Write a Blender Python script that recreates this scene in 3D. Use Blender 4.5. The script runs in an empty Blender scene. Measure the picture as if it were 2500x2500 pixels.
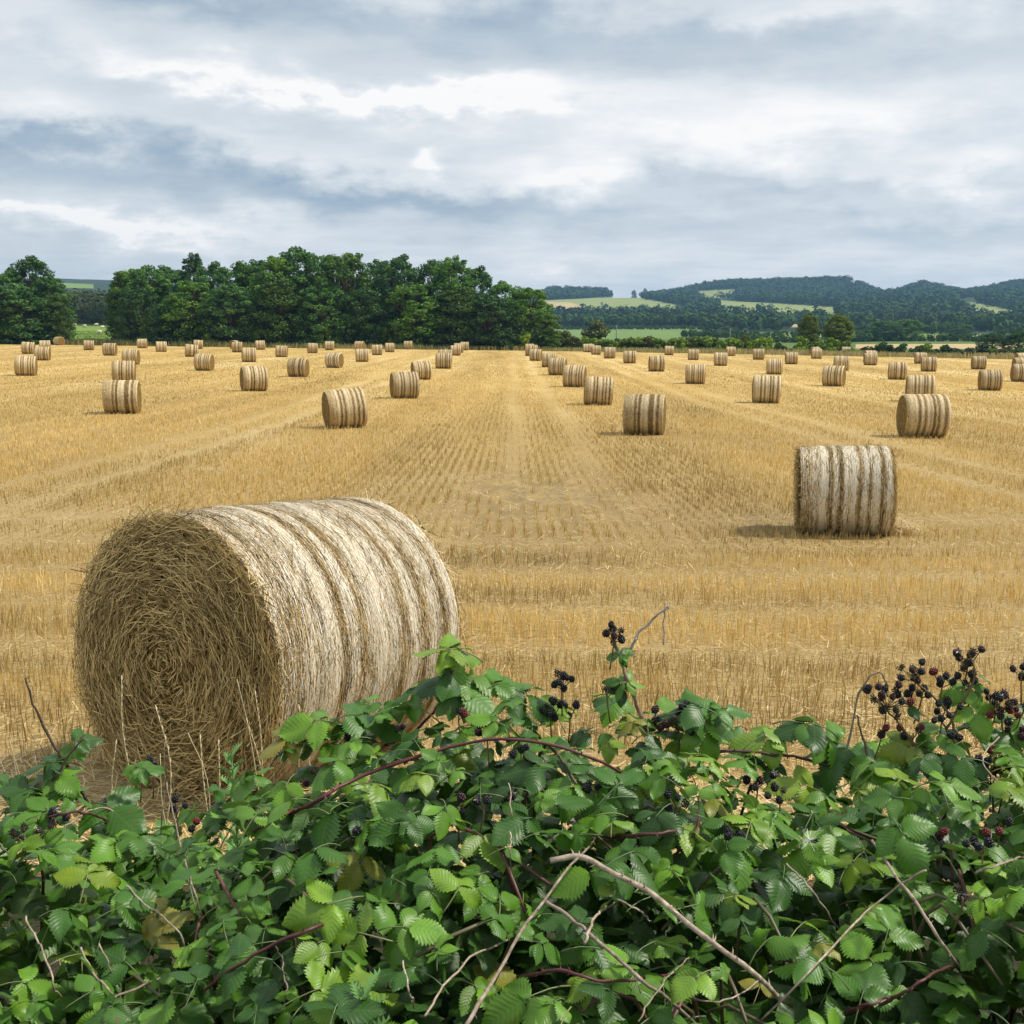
import bpy, math, random
import numpy as np
from mathutils import Vector, Matrix, Euler
R = math.radians
rng = np.random.default_rng(7)
random.seed(7)
scene = bpy.context.scene
col = scene.collection

# ------------------------------------------------------------------ camera
CAMZ = 1.72                      # eye height above the bank
FPX, CPX, HORIZON = 2681.0, 1250.0, 815.0
PITCH = math.atan((CPX - HORIZON) / FPX)
cam_data = bpy.data.cameras.new('camera')
cam = bpy.data.objects.new('camera', cam_data)
col.objects.link(cam)
cam.location = (0, 0, CAMZ)
cam.rotation_euler = (math.pi / 2 - PITCH, 0, 0)
cam_data.sensor_width = 36
cam_data.lens = 36 * FPX / 2500
cam_data.clip_start = 0.05
cam_data.clip_end = 9000
scene.camera = cam

def ray(px, py):
    a, b = (px - CPX) / FPX, (CPX - py) / FPX
    c, s = math.cos(PITCH), math.sin(PITCH)
    return np.array([a, c + b * s, -s + b * c])

def at(px, py, Y):
    d = ray(px, py)
    return np.array([0, 0, CAMZ]) + d * (Y / d[1])

# ------------------------------------------------------------------ light
SUN_EL, SUN_AZ = R(53), R(86)    # azimuth measured from +Y towards +X: sun from the right
sd = np.array([math.sin(SUN_AZ) * math.cos(SUN_EL), math.cos(SUN_AZ) * math.cos(SUN_EL), math.sin(SUN_EL)])
sun_data = bpy.data.lights.new('sun', 'SUN')
sun_data.energy = 4.0
sun_data.angle = R(4.0)
sun_data.color = (1.0, 0.94, 0.83)
sun = bpy.data.objects.new('sun', sun_data)
col.objects.link(sun)
sun.rotation_euler = Vector(-sd).to_track_quat('-Z', 'Y').to_euler()
sun.location = (30, -10, 60)

world = bpy.data.worlds.new('World')
scene.world = world
world.use_nodes = True
wt = world.node_tree
wt.nodes.clear()

class NT:
    """small node-tree helper"""
    def __init__(s, tree): s.t = tree
    def n(s, typ, **kw):
        nd = s.t.nodes.new(typ)
        for k, v in kw.items():
            if k.startswith('i_'):
                nd.inputs[k[2:].replace('_', ' ')].default_value = v
            else:
                setattr(nd, k, v)
        return nd
    def l(s, a, b): s.t.links.new(a, b)
    def put(s, sock, v):
        if isinstance(v, (int, float)): sock.default_value = v
        elif isinstance(v, (tuple, list)):
            sock.default_value = tuple(v) if len(v) != 3 or sock.type == 'VECTOR' else tuple(v) + (1,)
        else: s.l(v, sock)
    def math(s, op, a, b=0.0, c=0.0, clamp=False):
        nd = s.n('ShaderNodeMath', operation=op, use_clamp=clamp)
        for i, v in enumerate((a, b, c)): s.put(nd.inputs[i], v)
        return nd.outputs[0]
    def mix(s, f, a, b, blend='MIX'):
        nd = s.n('ShaderNodeMix', data_type='RGBA', blend_type=blend)
        s.put(nd.inputs[0], f); s.put(nd.inputs[6], a); s.put(nd.inputs[7], b)
        return nd.outputs[2]
    def noise(s, vec, scale, detail=4, rough=0.55, dist=0.0):
        nd = s.n('ShaderNodeTexNoise')
        nd.inputs['Scale'].default_value = scale; nd.inputs['Detail'].default_value = detail
        nd.inputs['Roughness'].default_value = rough; nd.inputs['Distortion'].default_value = dist
        if vec is not None: s.l(vec, nd.inputs['Vector'])
        return nd.outputs['Fac']
    def ramp(s, f, stops, interp='LINEAR'):
        nd = s.n('ShaderNodeValToRGB'); cr = nd.color_ramp; cr.interpolation = interp
        while len(cr.elements) < len(stops): cr.elements.new(0.5)
        for e, (p, c) in zip(cr.elements, stops):
            e.position = p; e.color = (c, c, c, 1) if isinstance(c, (int, float)) else tuple(c) + (1,)
        s.l(f, nd.inputs[0]); return nd.outputs[0]
    def scale(s, vec, sc, loc=(0, 0, 0), rot=(0, 0, 0)):
        nd = s.n('ShaderNodeMapping'); nd.inputs['Scale'].default_value = sc
        nd.inputs['Location'].default_value = loc; nd.inputs['Rotation'].default_value = rot
        s.l(vec, nd.inputs['Vector']); return nd.outputs[0]
    def sep(s, vec):
        nd = s.n('ShaderNodeSeparateXYZ'); s.l(vec, nd.inputs[0]); return nd.outputs
    def comb(s, x, y, z):
        nd = s.n('ShaderNodeCombineXYZ')
        for i, v in enumerate((x, y, z)): s.put(nd.inputs[i], v)
        return nd.outputs[0]

w = NT(wt)
w_out = w.n('ShaderNodeOutputWorld'); w_bg = w.n('ShaderNodeBackground')
w.l(w_bg.outputs[0], w_out.inputs[0])
sky = w.n('ShaderNodeTexSky', sky_type='NISHITA', sun_disc=False)
sky.sun_elevation = SUN_EL; sky.sun_rotation = SUN_AZ
sky.dust_density = 1.5
SKYGAIN = 0.1
w_bg.inputs['Strength'].default_value = SKYGAIN
geo = w.n('ShaderNodeTexCoord').outputs['Generated']
gx, gy, gz = w.sep(geo)
az = w.math('ARCTAN2', gx, gy)
el = w.math('ARCSINE', gz)
# cloud layer seen in perspective: direction projected on a plane
zz = w.math('ADD', w.math('MAXIMUM', gz, 0.0), 0.085)
plane = w.comb(w.math('DIVIDE', gx, zz), w.math('DIVIDE', gy, zz), 0.0)
n_big = w.noise(w.scale(plane, (0.55, 0.62, 1), (3.1, 1.7, 0)), 1.0, 4, 0.55)
n_fine = w.noise(w.scale(plane, (1.0, 1.5, 1), (7.3, 2.2, 0)), 2.1, 5, 0.62, 0.5)
angv = w.comb(az, w.math('MULTIPLY', el, 2.6), 0.0)
n_w1 = w.noise(angv, 5.0, 3, 0.55)
n_w2 = w.noise(w.scale(angv, (1, 1, 1), (4.2, 9.1, 0)), 6.0, 3, 0.6)
n_puff = w.noise(w.scale(angv, (1, .75, 1), (1.2, 3.1, 0)), 13.0, 6, 0.6)
waz = w.math('ADD', az, w.math('MULTIPLY', w.math('SUBTRACT', n_w1, 0.5), 0.26))
wel = w.math('ADD', el, w.math('ADD', w.math('MULTIPLY', w.math('SUBTRACT', n_w2, 0.5), 0.055),
                               w.math('MULTIPLY', w.math('SUBTRACT', n_puff, 0.5), 0.075)))
# cloud masses: bearing/height, half-extents, slope, strength (positive = sunlit tops, negative = blue-grey bases)
blobs = [(430, 420, 470, 46, .13, -.42), (1080, 508, 430, 32, .05, -.40), (500, 5, 210, 34, 0, -.30), (1150, 75, 560, 52, .06, -.36),
         (2150, 130, 420, 60, .05, -.22), (1560, 440, 85, 32, 0, -.30), (1775, 462, 85, 22, 0, -.26), (2130, 465, 110, 22, 0, -.26),
         (2230, 560, 330, 30, .03, -.22), (250, 640, 560, 50, 0, -.10), (1500, 650, 900, 50, 0, .08), (60, 345, 110, 25, .1, -.2),
         (760, 210, 270, 27, .08, .42), (1150, 235, 260, 24, .0, .42), (90, 280, 130, 46, .3, .34), (420, 160, 130, 20, .1, .22),
         (1390, 430, 110, 38, 0, .34), (1040, 380, 34, 16, 0, .45), (320, 545, 240, 26, .04, .42), (60, 520, 150, 18, 0, .25),
         (2050, 240, 420, 70, 0, .22), (1750, 330, 380, 60, 0, .20), (2200, 440, 120, 30, 0, .26), (2450, 420, 60, 30, 0, .26),
         (600, 360, 260, 26, .15, .16), (1400, 620, 200, 20, 0, .14), (2000, 20, 180, 20, 0, .2), (150, 60, 300, 40, .1, .15)]
acc = None
for (bx, by, sx, sy, sl, amp) in blobs:
    d = ray(bx, by); d = d / np.linalg.norm(d)
    a0, e0 = math.atan2(d[0], d[1]), math.asin(d[2])
    da = w.math('SUBTRACT', waz, a0)
    de = w.math('ADD', w.math('SUBTRACT', wel, e0), w.math('MULTIPLY', da, sl))
    qa = w.math('MULTIPLY', da, FPX / sx); qe = w.math('MULTIPLY', de, FPX / sy)
    r2 = w.math('ADD', w.math('MULTIPLY', qa, qa), w.math('MULTIPLY', qe, qe))
    g = w.math('MULTIPLY', w.math('EXPONENT', w.math('MULTIPLY', r2, -0.7)), amp)
    acc = g if acc is None else w.math('ADD', acc, g)
b = w.math('ADD', acc, w.math('MULTIPLY', w.math('SUBTRACT', n_big, 0.5), 0.36))
b = w.math('ADD', b, w.math('MULTIPLY', w.math('SUBTRACT', n_fine, 0.5), 0.34))
b = w.math('ADD', b, w.math('MULTIPLY', w.math('SUBTRACT', n_puff, 0.5), 0.52))
b = w.math('ADD', b, 0.635, clamp=True)
k = 1 / SKYGAIN
cl = w.ramp(b, [(0.0, (.28 , .39 , .52 )), (0.22, (.42 , .51 , .60 )), (0.45, (.58 , .645 , .70 )), (0.65, (.71 , .76 , .80 )), (0.85, (.87 , .885 , .90 )), (1.0, (1.02 , 1.00 , .98))])
clk = w.mix(1.0, cl, (k, k, k), 'MULTIPLY')
w.l(w.mix(0.93, sky.outputs[0], clk), w_bg.inputs['Color'])

world.cycles.sampling_method = 'NONE'      # broad cloud light: found by the scattered rays themselves
vs = scene.view_settings
vs.view_transform = 'Standard'; vs.look = 'None'; vs.exposure = 0.08; vs.gamma = 1.0
vs.use_curve_mapping = False
scene.cycles.use_denoising = True
scene.cycles.max_bounces = 6
scene.cycles.diffuse_bounces = 2
scene.cycles.glossy_bounces = 2
scene.cycles.transmission_bounces = 3
scene.cycles.volume_bounces = 0
scene.cycles.transparent_max_bounces = 6
scene.cycles.caustics_reflective = False
scene.cycles.caustics_refractive = False

# ------------------------------------------------------------------ helpers
def mesh_np(name, V, quads=None, tris=None, colr=None, uv=None, smooth=False, mats=(), midx=None):
    me = bpy.data.meshes.new(name)
    V = np.asarray(V, np.float32)
    parts, tot = [], []
    if quads is not None and len(quads):
        q = np.asarray(quads, np.int32); parts.append(q.ravel()); tot.append(np.full(len(q), 4, np.int32))
    if tris is not None and len(tris):
        t = np.asarray(tris, np.int32); parts.append(t.ravel()); tot.append(np.full(len(t), 3, np.int32))
    loops = np.concatenate(parts); tot = np.concatenate(tot)
    start = np.concatenate([[0], np.cumsum(tot)[:-1]]).astype(np.int32)
    me.vertices.add(len(V)); me.vertices.foreach_set('co', V.ravel())
    me.loops.add(len(loops)); me.loops.foreach_set('vertex_index', loops)
    me.polygons.add(len(tot)); me.polygons.foreach_set('loop_start', start); me.polygons.foreach_set('loop_total', tot)
    if smooth: me.polygons.foreach_set('use_smooth', np.ones(len(tot), bool))
    if midx is not None: me.polygons.foreach_set('material_index', np.asarray(midx, np.int32))
    me.update(calc_edges=True)
    if colr is not None:
        c = np.asarray(colr, np.float32)
        if c.shape[1] == 3: c = np.concatenate([c, np.ones((len(c), 1), np.float32)], 1)
        ca = me.color_attributes.new('Col', 'FLOAT_COLOR', 'POINT'); ca.data.foreach_set('color', c.ravel())
    if uv is not None:
        ul = me.uv_layers.new(name='UVMap'); ul.data.foreach_set('uv', np.asarray(uv, np.float32)[loops].ravel())
    for m in mats: me.materials.append(m)
    return me

def link(name, me, parent=None, loc=(0, 0, 0), rot=(0, 0, 0), scale=(1, 1, 1)):
    o = bpy.data.objects.new(name, me); col.objects.link(o)
    o.location = loc; o.rotation_euler = rot; o.scale = scale
    if parent is not None: o.parent = parent
    return o

def tag(o, label=None, cat=None, group=None, kind=None):
    if label: o['label'] = label
    if cat: o['category'] = cat
    if group: o['group'] = group
    if kind: o['kind'] = kind
    return o

class Acc:
    """collects geometry for ONE mesh"""
    def __init__(s): s.V = []; s.Q = []; s.T = []; s.C = []; s.n = 0
    def add(s, V, Q=None, T=None, C=None):
        V = np.asarray(V, float).reshape(-1, 3)
        if Q is not None and len(Q): s.Q.append(np.asarray(Q) + s.n)
        if T is not None and len(T): s.T.append(np.asarray(T) + s.n)
        s.V.append(V); s.n += len(V)
        if C is None: C = np.ones((len(V), 3))
        C = np.asarray(C, float)
        if C.ndim == 1: C = np.tile(C, (len(V), 1))
        s.C.append(C)
    def mesh(s, name, mat, smooth=False):
        return mesh_np(name, np.concatenate(s.V), np.concatenate(s.Q) if s.Q else None,
                       np.concatenate(s.T) if s.T else None, np.concatenate(s.C), None, smooth,
                       mat if isinstance(mat, (list, tuple)) else (mat,))

def tube(acc, pts, rad, sides=6, C=None, cap=True):
    P = np.asarray(pts, float); n = len(P)
    r = np.broadcast_to(np.asarray(rad, float), (n,))
    T = np.gradient(P, axis=0); T /= np.linalg.norm(T, axis=1)[:, None] + 1e-12
    up = np.array([0, 0, 1.0]) if abs(T[0][2]) < 0.9 else np.array([1.0, 0, 0])
    V = []
    for i in range(n):
        a = np.cross(T[i], up); a /= np.linalg.norm(a) + 1e-12
        bb = np.cross(a, T[i]); up = bb
        ang = np.arange(sides) * 2 * np.pi / sides
        V.append(P[i] + r[i] * (np.cos(ang)[:, None] * a + np.sin(ang)[:, None] * bb))
    V = np.concatenate(V)
    Q = []
    for i in range(n - 1):
        for j in range(sides):
            k2 = (j + 1) % sides
            Q.append((i * sides + j, i * sides + k2, (i + 1) * sides + k2, (i + 1) * sides + j))
    Tt = []
    if cap:
        V = np.concatenate([V, P[:1], P[-1:]]); c0, c1 = n * sides, n * sides + 1
        for j in range(sides):
            k2 = (j + 1) % sides
            Tt.append((c0, k2, j)); Tt.append((c1, (n - 1) * sides + j, (n - 1) * sides + k2))
    acc.add(V, Q, Tt, C)

def smooth_path(pts, n=16):
    """Catmull-Rom through the points"""
    P = np.asarray(pts, float)
    if len(P) < 3: 
        t = np.linspace(0, 1, n)[:, None]; return P[0] * (1 - t) + P[-1] * t
    E = np.concatenate([[2 * P[0] - P[1]], P, [2 * P[-1] - P[-2]]])
    out = []
    m = len(P) - 1
    for q in np.linspace(0, m - 1e-6, n):
        i = int(q); t = q - i
        p0, p1, p2, p3 = E[i], E[i + 1], E[i + 2], E[i + 3]
        out.append(0.5 * ((2 * p1) + (-p0 + p2) * t + (2 * p0 - 5 * p1 + 4 * p2 - p3) * t * t + (-p0 + 3 * p1 - 3 * p2 + p3) * t ** 3))
    return np.array(out)

def unit(v): return v / (np.linalg.norm(v, axis=-1, keepdims=True) + 1e-12)

def vnoise(x, y, seed=0):
    """2-D value noise in 0..1"""
    x = np.asarray(x, float); y = np.asarray(y, float)
    xi, yi = np.floor(x), np.floor(y); xf, yf = x - xi, y - yi
    def h(a, b2):
        v = np.sin(a * 127.1 + b2 * 311.7 + seed * 74.7) * 43758.5453
        return v - np.floor(v)
    u, v = xf * xf * (3 - 2 * xf), yf * yf * (3 - 2 * yf)
    return (h(xi, yi) * (1 - u) + h(xi + 1, yi) * u) * (1 - v) + (h(xi, yi + 1) * (1 - u) + h(xi + 1, yi + 1) * u) * v

def fbm(x, y, seed=0, o=4):
    s, a, t = 0, 0.5, 0
    for i in range(o):
        s = s + a * vnoise(np.asarray(x) * 2 ** i, np.asarray(y) * 2 ** i, seed + i); t += a; a *= .5
    return s / t

def sstep(a, b, x):
    t = np.clip((np.asarray(x, float) - a) / (b - a), 0, 1); return t * t * (3 - 2 * t)

# ------------------------------------------------------------------ materials
def new_mat(name):
    m = bpy.data.materials.new(name); m.use_nodes = True
    m.node_tree.nodes.clear()
    t = NT(m.node_tree)
    out = t.n('ShaderNodeOutputMaterial'); bs = t.n('ShaderNodeBsdfPrincipled')
    t.l(bs.outputs[0], out.inputs[0])
    bs.inputs['Roughness'].default_value = 0.85
    bs.inputs['Specular IOR Level'].default_value = 0.2
    return m, t, bs, out

def bump(t, bs, h, strength, dist):
    nd = t.n('ShaderNodeBump'); nd.inputs['Strength'].default_value = strength; nd.inputs['Distance'].default_value = dist
    t.l(h, nd.inputs['Height']); t.l(nd.outputs[0], bs.inputs['Normal'])

def attr_col(t):
    return t.n('ShaderNodeVertexColor', layer_name='Col').outputs[0]

def mat_attr(name, base, rough=0.8, spec=0.2, trans=0.0, vary=0.0, hue=None):
    """colour = base * per-piece natural variation (stubble: painted shade bands too) stored on the mesh"""
    m, t, bs, out = new_mat(name)
    c = t.mix(1.0, attr_col(t), base, 'MULTIPLY')
    if vary:
        rnd = t.n('ShaderNodeObjectInfo').outputs['Random']
        c = t.mix(1.0, c, t.ramp(rnd, [(0, (1 - vary, 1 - vary, 1 - vary)), (.5, (1, 1, 1)), (1, (1 + vary * 1.2, 1 + vary, 1 - vary * .3))]), 'MULTIPLY')
    t.l(c, bs.inputs['Base Color'])
    bs.inputs['Roughness'].default_value = rough; bs.inputs['Specular IOR Level'].default_value = spec
    if trans:
        tr = t.n('ShaderNodeBsdfTranslucent'); t.l(c, tr.inputs['Color'])
        mx = t.n('ShaderNodeMixShader'); mx.inputs[0].default_value = trans
        t.l(bs.outputs[0], mx.inputs[1]); t.l(tr.outputs[0], mx.inputs[2]); t.l(mx.outputs[0], out.inputs[0])
    return m

M = {}
# --- stubble soil and chaff
m, t, bs, _ = new_mat('stubble_ground'); M['ground'] = m
pos = t.n('ShaderNodeNewGeometry').outputs['Position']
px_, py_, pz_ = t.sep(pos)
head = t.ramp(t.math('MULTIPLY', t.math('SUBTRACT', py_, 11.0), 0.2, clamp=True), [(0, 0.0), (1, 1.0)])   # 0 on the headland, 1 on the long rows
n_long = t.noise(t.scale(pos, (0.9, 0.035, 0)), 1.0, 6, 0.6)
n_long2 = t.noise(t.scale(pos, (0.16, 0.012, 0), (5, 3, 0)), 1.0, 4, 0.6)
n_cross = t.noise(t.scale(pos, (0.10, 1.1, 0), (2, 7, 0)), 1.0, 6, 0.6)
n_patch = t.noise(t.scale(pos, (0.22, 0.10, 0), (9, 1, 0)), 1.0, 5, 0.55)
n_fine = t.noise(pos, 38, 3, 0.7)
n_mid = t.noise(t.scale(pos, (1.6, 0.7, 0)), 1.0, 5, 0.65)
stripe = t.mix(head, n_cross, n_long)
tone = t.math('ADD', t.math('MULTIPLY', stripe, 0.55), t.math('ADD', t.math('MULTIPLY', n_patch, 0.3), t.math('MULTIPLY', n_mid, 0.25)))
tone = t.math('ADD', tone, t.math('MULTIPLY', t.math('SUBTRACT', n_long2, 0.5), 0.5))
swath = t.math('SINE', t.math('MULTIPLY', px_, 2 * math.pi / 9.2))
tone = t.math('ADD', tone, t.math('MULTIPLY', t.math('MULTIPLY', swath, head), 0.05))
gc = t.ramp(tone, [(0.30, (.28, .185, .058)), (0.45, (.44, .292, .086)), (0.58, (.55, .380, .128)), (0.76, (.71, .540, .262))])
near = t.ramp(t.math('MULTIPLY', t.math('SUBTRACT', py_, 14.0), 1 / 60.0, clamp=True), [(0, 0.0), (1, 1.0)])
soil = t.ramp(n_fine, [(0.30, (.075, .052, .028)), (0.5, (.24, .17, .078)), (0.7, (.55, .41, .19))])
gcol = t.mix(t.math('ADD', t.math('MULTIPLY', near, 0.65), 0.28), soil, gc)
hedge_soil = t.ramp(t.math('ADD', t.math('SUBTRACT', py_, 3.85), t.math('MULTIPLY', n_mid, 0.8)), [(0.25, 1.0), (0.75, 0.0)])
def blotch(cx_, cy_, sx_, sy_):
    a_ = t.math('MULTIPLY', t.math('SUBTRACT', px_, cx_), 1 / sx_); b_ = t.math('MULTIPLY', t.math('SUBTRACT', py_, cy_), 1 / sy_)
    return t.math('EXPONENT', t.math('MULTIPLY', t.math('ADD', t.math('MULTIPLY', a_, a_), t.math('MULTIPLY', b_, b_)), -1.0))
bare = t.math('MAXIMUM', blotch(.4, 19.5, 2.0, 5.0), t.math('MAXIMUM', blotch(.1, 13.0, 1.6, .8), blotch(4.2, 16.5, 1.5, 1.2)))
bare = t.math('MULTIPLY', bare, t.ramp(t.noise(t.scale(pos, (2.6, .9, 0)), 1.0, 5, .65), [(.38, 0.0), (.58, 1.0)]))
gcol = t.mix(t.math('MULTIPLY', bare, .42), gcol, (.11, .085, .055))
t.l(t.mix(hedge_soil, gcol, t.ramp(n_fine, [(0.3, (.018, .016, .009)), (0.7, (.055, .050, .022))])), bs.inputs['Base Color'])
bump(t, bs, t.math('ADD', n_fine, n_mid), 0.6, 0.03)

M['stalk'] = mat_attr('stubble_stalk', (1, 1, 1), 0.6, 0.3, 0.25)
M['straw'] = mat_attr('straw', (1, 1, 1), 0.55, 0.35, 0.1)
M['net'] = mat_attr('net_strand', (1, 1, 1), 0.5, 0.3, 0.1)
M['dry'] = mat_attr('dry_grass', (1, 1, 1), 0.7, 0.2, 0.15)
M['bark'] = mat_attr('bark', (.11, .085, .06), 0.9, 0.1)
M['tree'] = mat_attr('tree_foliage', (1, 1, 1), 0.6, 0.25, 0.25, 0.34)
M['far'] = mat_attr('far_foliage', (1, 1, 1), 0.8, 0.1, 0.1)
M['plain'] = mat_attr('painted_surface', (1, 1, 1), 0.8, 0.2)
M['fleece'] = mat_attr('fleece', (1, 1, 1), 0.95, 0.1)

# --- wrapped side of a bale: object X is the axis
BALE_W = 1.30
def band_list(seed):
    """dark straw gaps between the passes of net: centre, half width (0..1 across the bale), depth"""
    k_ = random.Random(int(seed * 10))
    out = [(.07, .07, .55), (.20, .02, .5), (.30, .036, 1.), (.425, .032, 1.), (.52, .02, .45), (.635, .034, 1.), (.755, .030, 1.), (.875, .034, .95), (.96, .02, .5)]
    return [(c + k_.uniform(-.03, .03), h * k_.uniform(.7, 1.2), d * k_.uniform(.75, 1.0)) for c, h, d in out]
def band_value(q, seed):
    v = np.ones(np.shape(q))
    for c, h, d in band_list(seed): v = np.minimum(v, 1 - d * np.clip(1.45 - np.abs(q - c) / h * .85, 0, 1))
    return v
def band_stops(seed):
    qs = np.linspace(0, 1, 32); return [(float(a), float(b2)) for a, b2 in zip(qs, band_value(qs, seed))]
def bale_wrap_mat(name, seed):
    m, t, bs, _ = new_mat(name)
    oc = t.n('ShaderNodeTexCoord').outputs['Object']
    x, y, z = t.sep(oc)
    ang = t.math('ARCTAN2', y, z)
    wob = t.noise(t.comb(t.math('MULTIPLY', x, 2.0), t.math('MULTIPLY', ang, 1.5), float(seed)), 1.6, 3, 0.6)
    xx = t.math('ADD', x, t.math('MULTIPLY', t.math('SUBTRACT', wob, 0.5), 0.05))
    q01 = t.math('ADD', t.math('DIVIDE', xx, BALE_W), 0.5, clamp=True)
    band = t.ramp(q01, band_stops(seed))
    strand = t.noise(t.comb(t.math('MULTIPLY', x, 60.0), t.math('MULTIPLY', ang, 5.0), seed + .5), 1.0, 4, 0.65)
    fleck = t.noise(t.comb(t.math('MULTIPLY', x, 22.0), t.math('MULTIPLY', ang, 16.0), seed + 9.), 1.0, 5, 0.7)
    v = t.math('ADD', t.math('MULTIPLY', t.math('SUBTRACT', band, 0.62), 0.62), t.math('MULTIPLY', t.math('SUBTRACT', strand, 0.5), 1.0))
    v = t.math('ADD', v, t.math('MULTIPLY', t.math('SUBTRACT', fleck, 0.5), 0.9))
    v = t.math('ADD', v, 0.50, clamp=True)
    orn = t.n('ShaderNodeObjectInfo').outputs['Random']
    t.l(t.mix(1.0, t.ramp(orn, [(0, (.80, .78, .74)), (.5, (1, .97, .92)), (1, (1.05, 1.05, 1.05))]), t.ramp(v, [(0.05, (.10, .065, .024)), (0.30, (.26, .175, .070)), (0.55, (.52, .40, .215)), (0.85, (.78, .67, .48))]), 'MULTIPLY'), bs.inputs['Base Color'])
    bs.inputs['Roughness'].default_value = 0.6
    bump(t, bs, v, 0.7, 0.02)
    return m
M['wraps'] = [bale_wrap_mat('bale_wrap_%s' % c, i * 2.3 + 1) for i, c in enumerate('abcd')]
# --- straw end of a bale: coiled layers
m, t, bs, _ = new_mat('bale_end'); M['end'] = m
oc = t.n('ShaderNodeTexCoord').outputs['Object']
x, y, z = t.sep(oc)
rad_ = t.math('SQRT', t.math('ADD', t.math('MULTIPLY', y, y), t.math('MULTIPLY', z, z)))
ang = t.math('ARCTAN2', y, z)
sp = t.math('ADD', rad_, t.math('MULTIPLY', ang, 0.012))
n1 = t.noise(t.comb(t.math('MULTIPLY', sp, 26.0), t.math('MULTIPLY', ang, 2.2), x), 1.0, 5, 0.65)
n2 = t.noise(t.comb(t.math('MULTIPLY', sp, 90.0), t.math('MULTIPLY', ang, 9.0), x), 1.0, 4, 0.7)
v = t.math('ADD', t.math('MULTIPLY', n1, 0.6), t.math('MULTIPLY', n2, 0.5))
t.l(t.ramp(v, [(0.38, (.040, .023, .006)), (0.55, (.20, .122, .030)), (0.70, (.44, .295, .085)), (0.85, (.60, .43, .16))]), bs.inputs['Base Color'])
bump(t, bs, v, 0.9, 0.03)

# --- bramble leaf: u along the midrib, v across (-1..1 stored as 0..1); per-leaf tint
def leaf_mat():
    m, t, bs, out = new_mat('bramble_leaf')
    uvn = t.n('ShaderNodeUVMap', uv_map='UVMap').outputs[0]
    u, v, _ = t.sep(uvn)
    av = t.math('ABSOLUTE', t.math('SUBTRACT', t.math('MULTIPLY', v, 2.0), 1.0))
    ph = t.math('MULTIPLY', t.math('SUBTRACT', u, t.math('MULTIPLY', av, 0.20)), 2 * math.pi * 9.0)
    sn = t.math('ADD', t.math('MULTIPLY', t.math('COSINE', ph), 0.5), 0.5)
    vein = t.math('POWER', sn, 10.0)
    mid = t.math('SUBTRACT', 1.0, t.math('MULTIPLY', av, 14.0), clamp=True)
    vv = t.math('MAXIMUM', t.math('MULTIPLY', vein, 0.55), mid)
    oi = t.n('ShaderNodeObjectInfo')
    rnd = oi.outputs['Random']
    oc = t.n('ShaderNodeTexCoord').outputs['Object']
    rv = t.comb(t.math('MULTIPLY', rnd, 40.0), t.math('MULTIPLY', rnd, 17.0), 0.0)
    off = t.n('ShaderNodeVectorMath', operation='ADD'); t.l(oc, off.inputs[0]); t.l(rv, off.inputs[1])
    blot = t.noise(off.outputs[0], 22, 4, 0.6)
    base = t.ramp(rnd, [(0.0, (.018, .066, .006)), (0.30, (.042, .128, .008)), (0.52, (.080, .200, .012)), (0.82, (.145, .300, .018)), (0.97, (.21, .31, .022)), (1.0, (.26, .21, .030))])
    base = t.mix(1.0, base, attr_col(t), 'MULTIPLY')
    base = t.mix(t.ramp(blot, [(0.35, 0.0), (0.7, 0.4)]), base, (.050, .125, .014))
    base = t.mix(t.math('MULTIPLY', vv, 0.35), base, (.10, .21, .060))
    # blemishes and autumn edges on some leaves
    brown = t.ramp(t.noise(off.outputs[0], 55, 4, 0.65), [(0.62, 0.0), (0.70, 0.9)])
    gate = t.ramp(t.math('FRACT', t.math('MULTIPLY', rnd, 7.31)), [(0.45, 0.0), (0.60, 1.0)])
    base = t.mix(t.math('MULTIPLY', brown, gate), base, (.13, .070, .026))
    back = t.n('ShaderNodeNewGeometry').outputs['Backfacing']
    colr = t.mix(back, base, t.mix(0.55, base, (.19, .27, .14)))
    t.l(colr, bs.inputs['Base Color'])
    bs.inputs['Roughness'].default_value = 0.44
    bs.inputs['Specular IOR Level'].default_value = 0.48
    h = t.math('ADD', t.math('MULTIPLY', t.math('MULTIPLY', sn, t.math('ADD', t.math('MULTIPLY', av, 0.7), 0.3)), -1.0),
               t.math('MULTIPLY', t.noise(oc, 160, 3, 0.6), 0.35))
    bump(t, bs, h, 0.35, 0.0012)
    tr = t.n('ShaderNodeBsdfTranslucent'); t.l(t.mix(1.0, colr, (1.5, 1.6, .6), 'MULTIPLY'), tr.inputs['Color'])
    mx = t.n('ShaderNodeMixShader'); mx.inputs[0].default_value = 0.16
    t.l(bs.outputs[0], mx.inputs[1]); t.l(tr.outputs[0], mx.inputs[2]); t.l(mx.outputs[0], out.inputs[0])
    return m
M['leaf'] = leaf_mat()
M['cane'] = mat_attr('live_cane', (1, 1, 1), 0.45, 0.4)
m, t, bs, _ = new_mat('dead_cane'); M['dead'] = m
oc = t.n('ShaderNodeTexCoord').outputs['Object']
nn = t.noise(t.scale(oc, (60, 60, 60)), 1.0, 5, 0.65)
t.l(t.mix(1.0, attr_col(t), t.ramp(nn, [(0.3, (.16, .12, .09)), (0.55, (.36, .30, .24)), (0.75, (.60, .53, .45))]), 'MULTIPLY'), bs.inputs['Base Color'])
bump(t, bs, nn, 0.5, 0.002)
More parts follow.
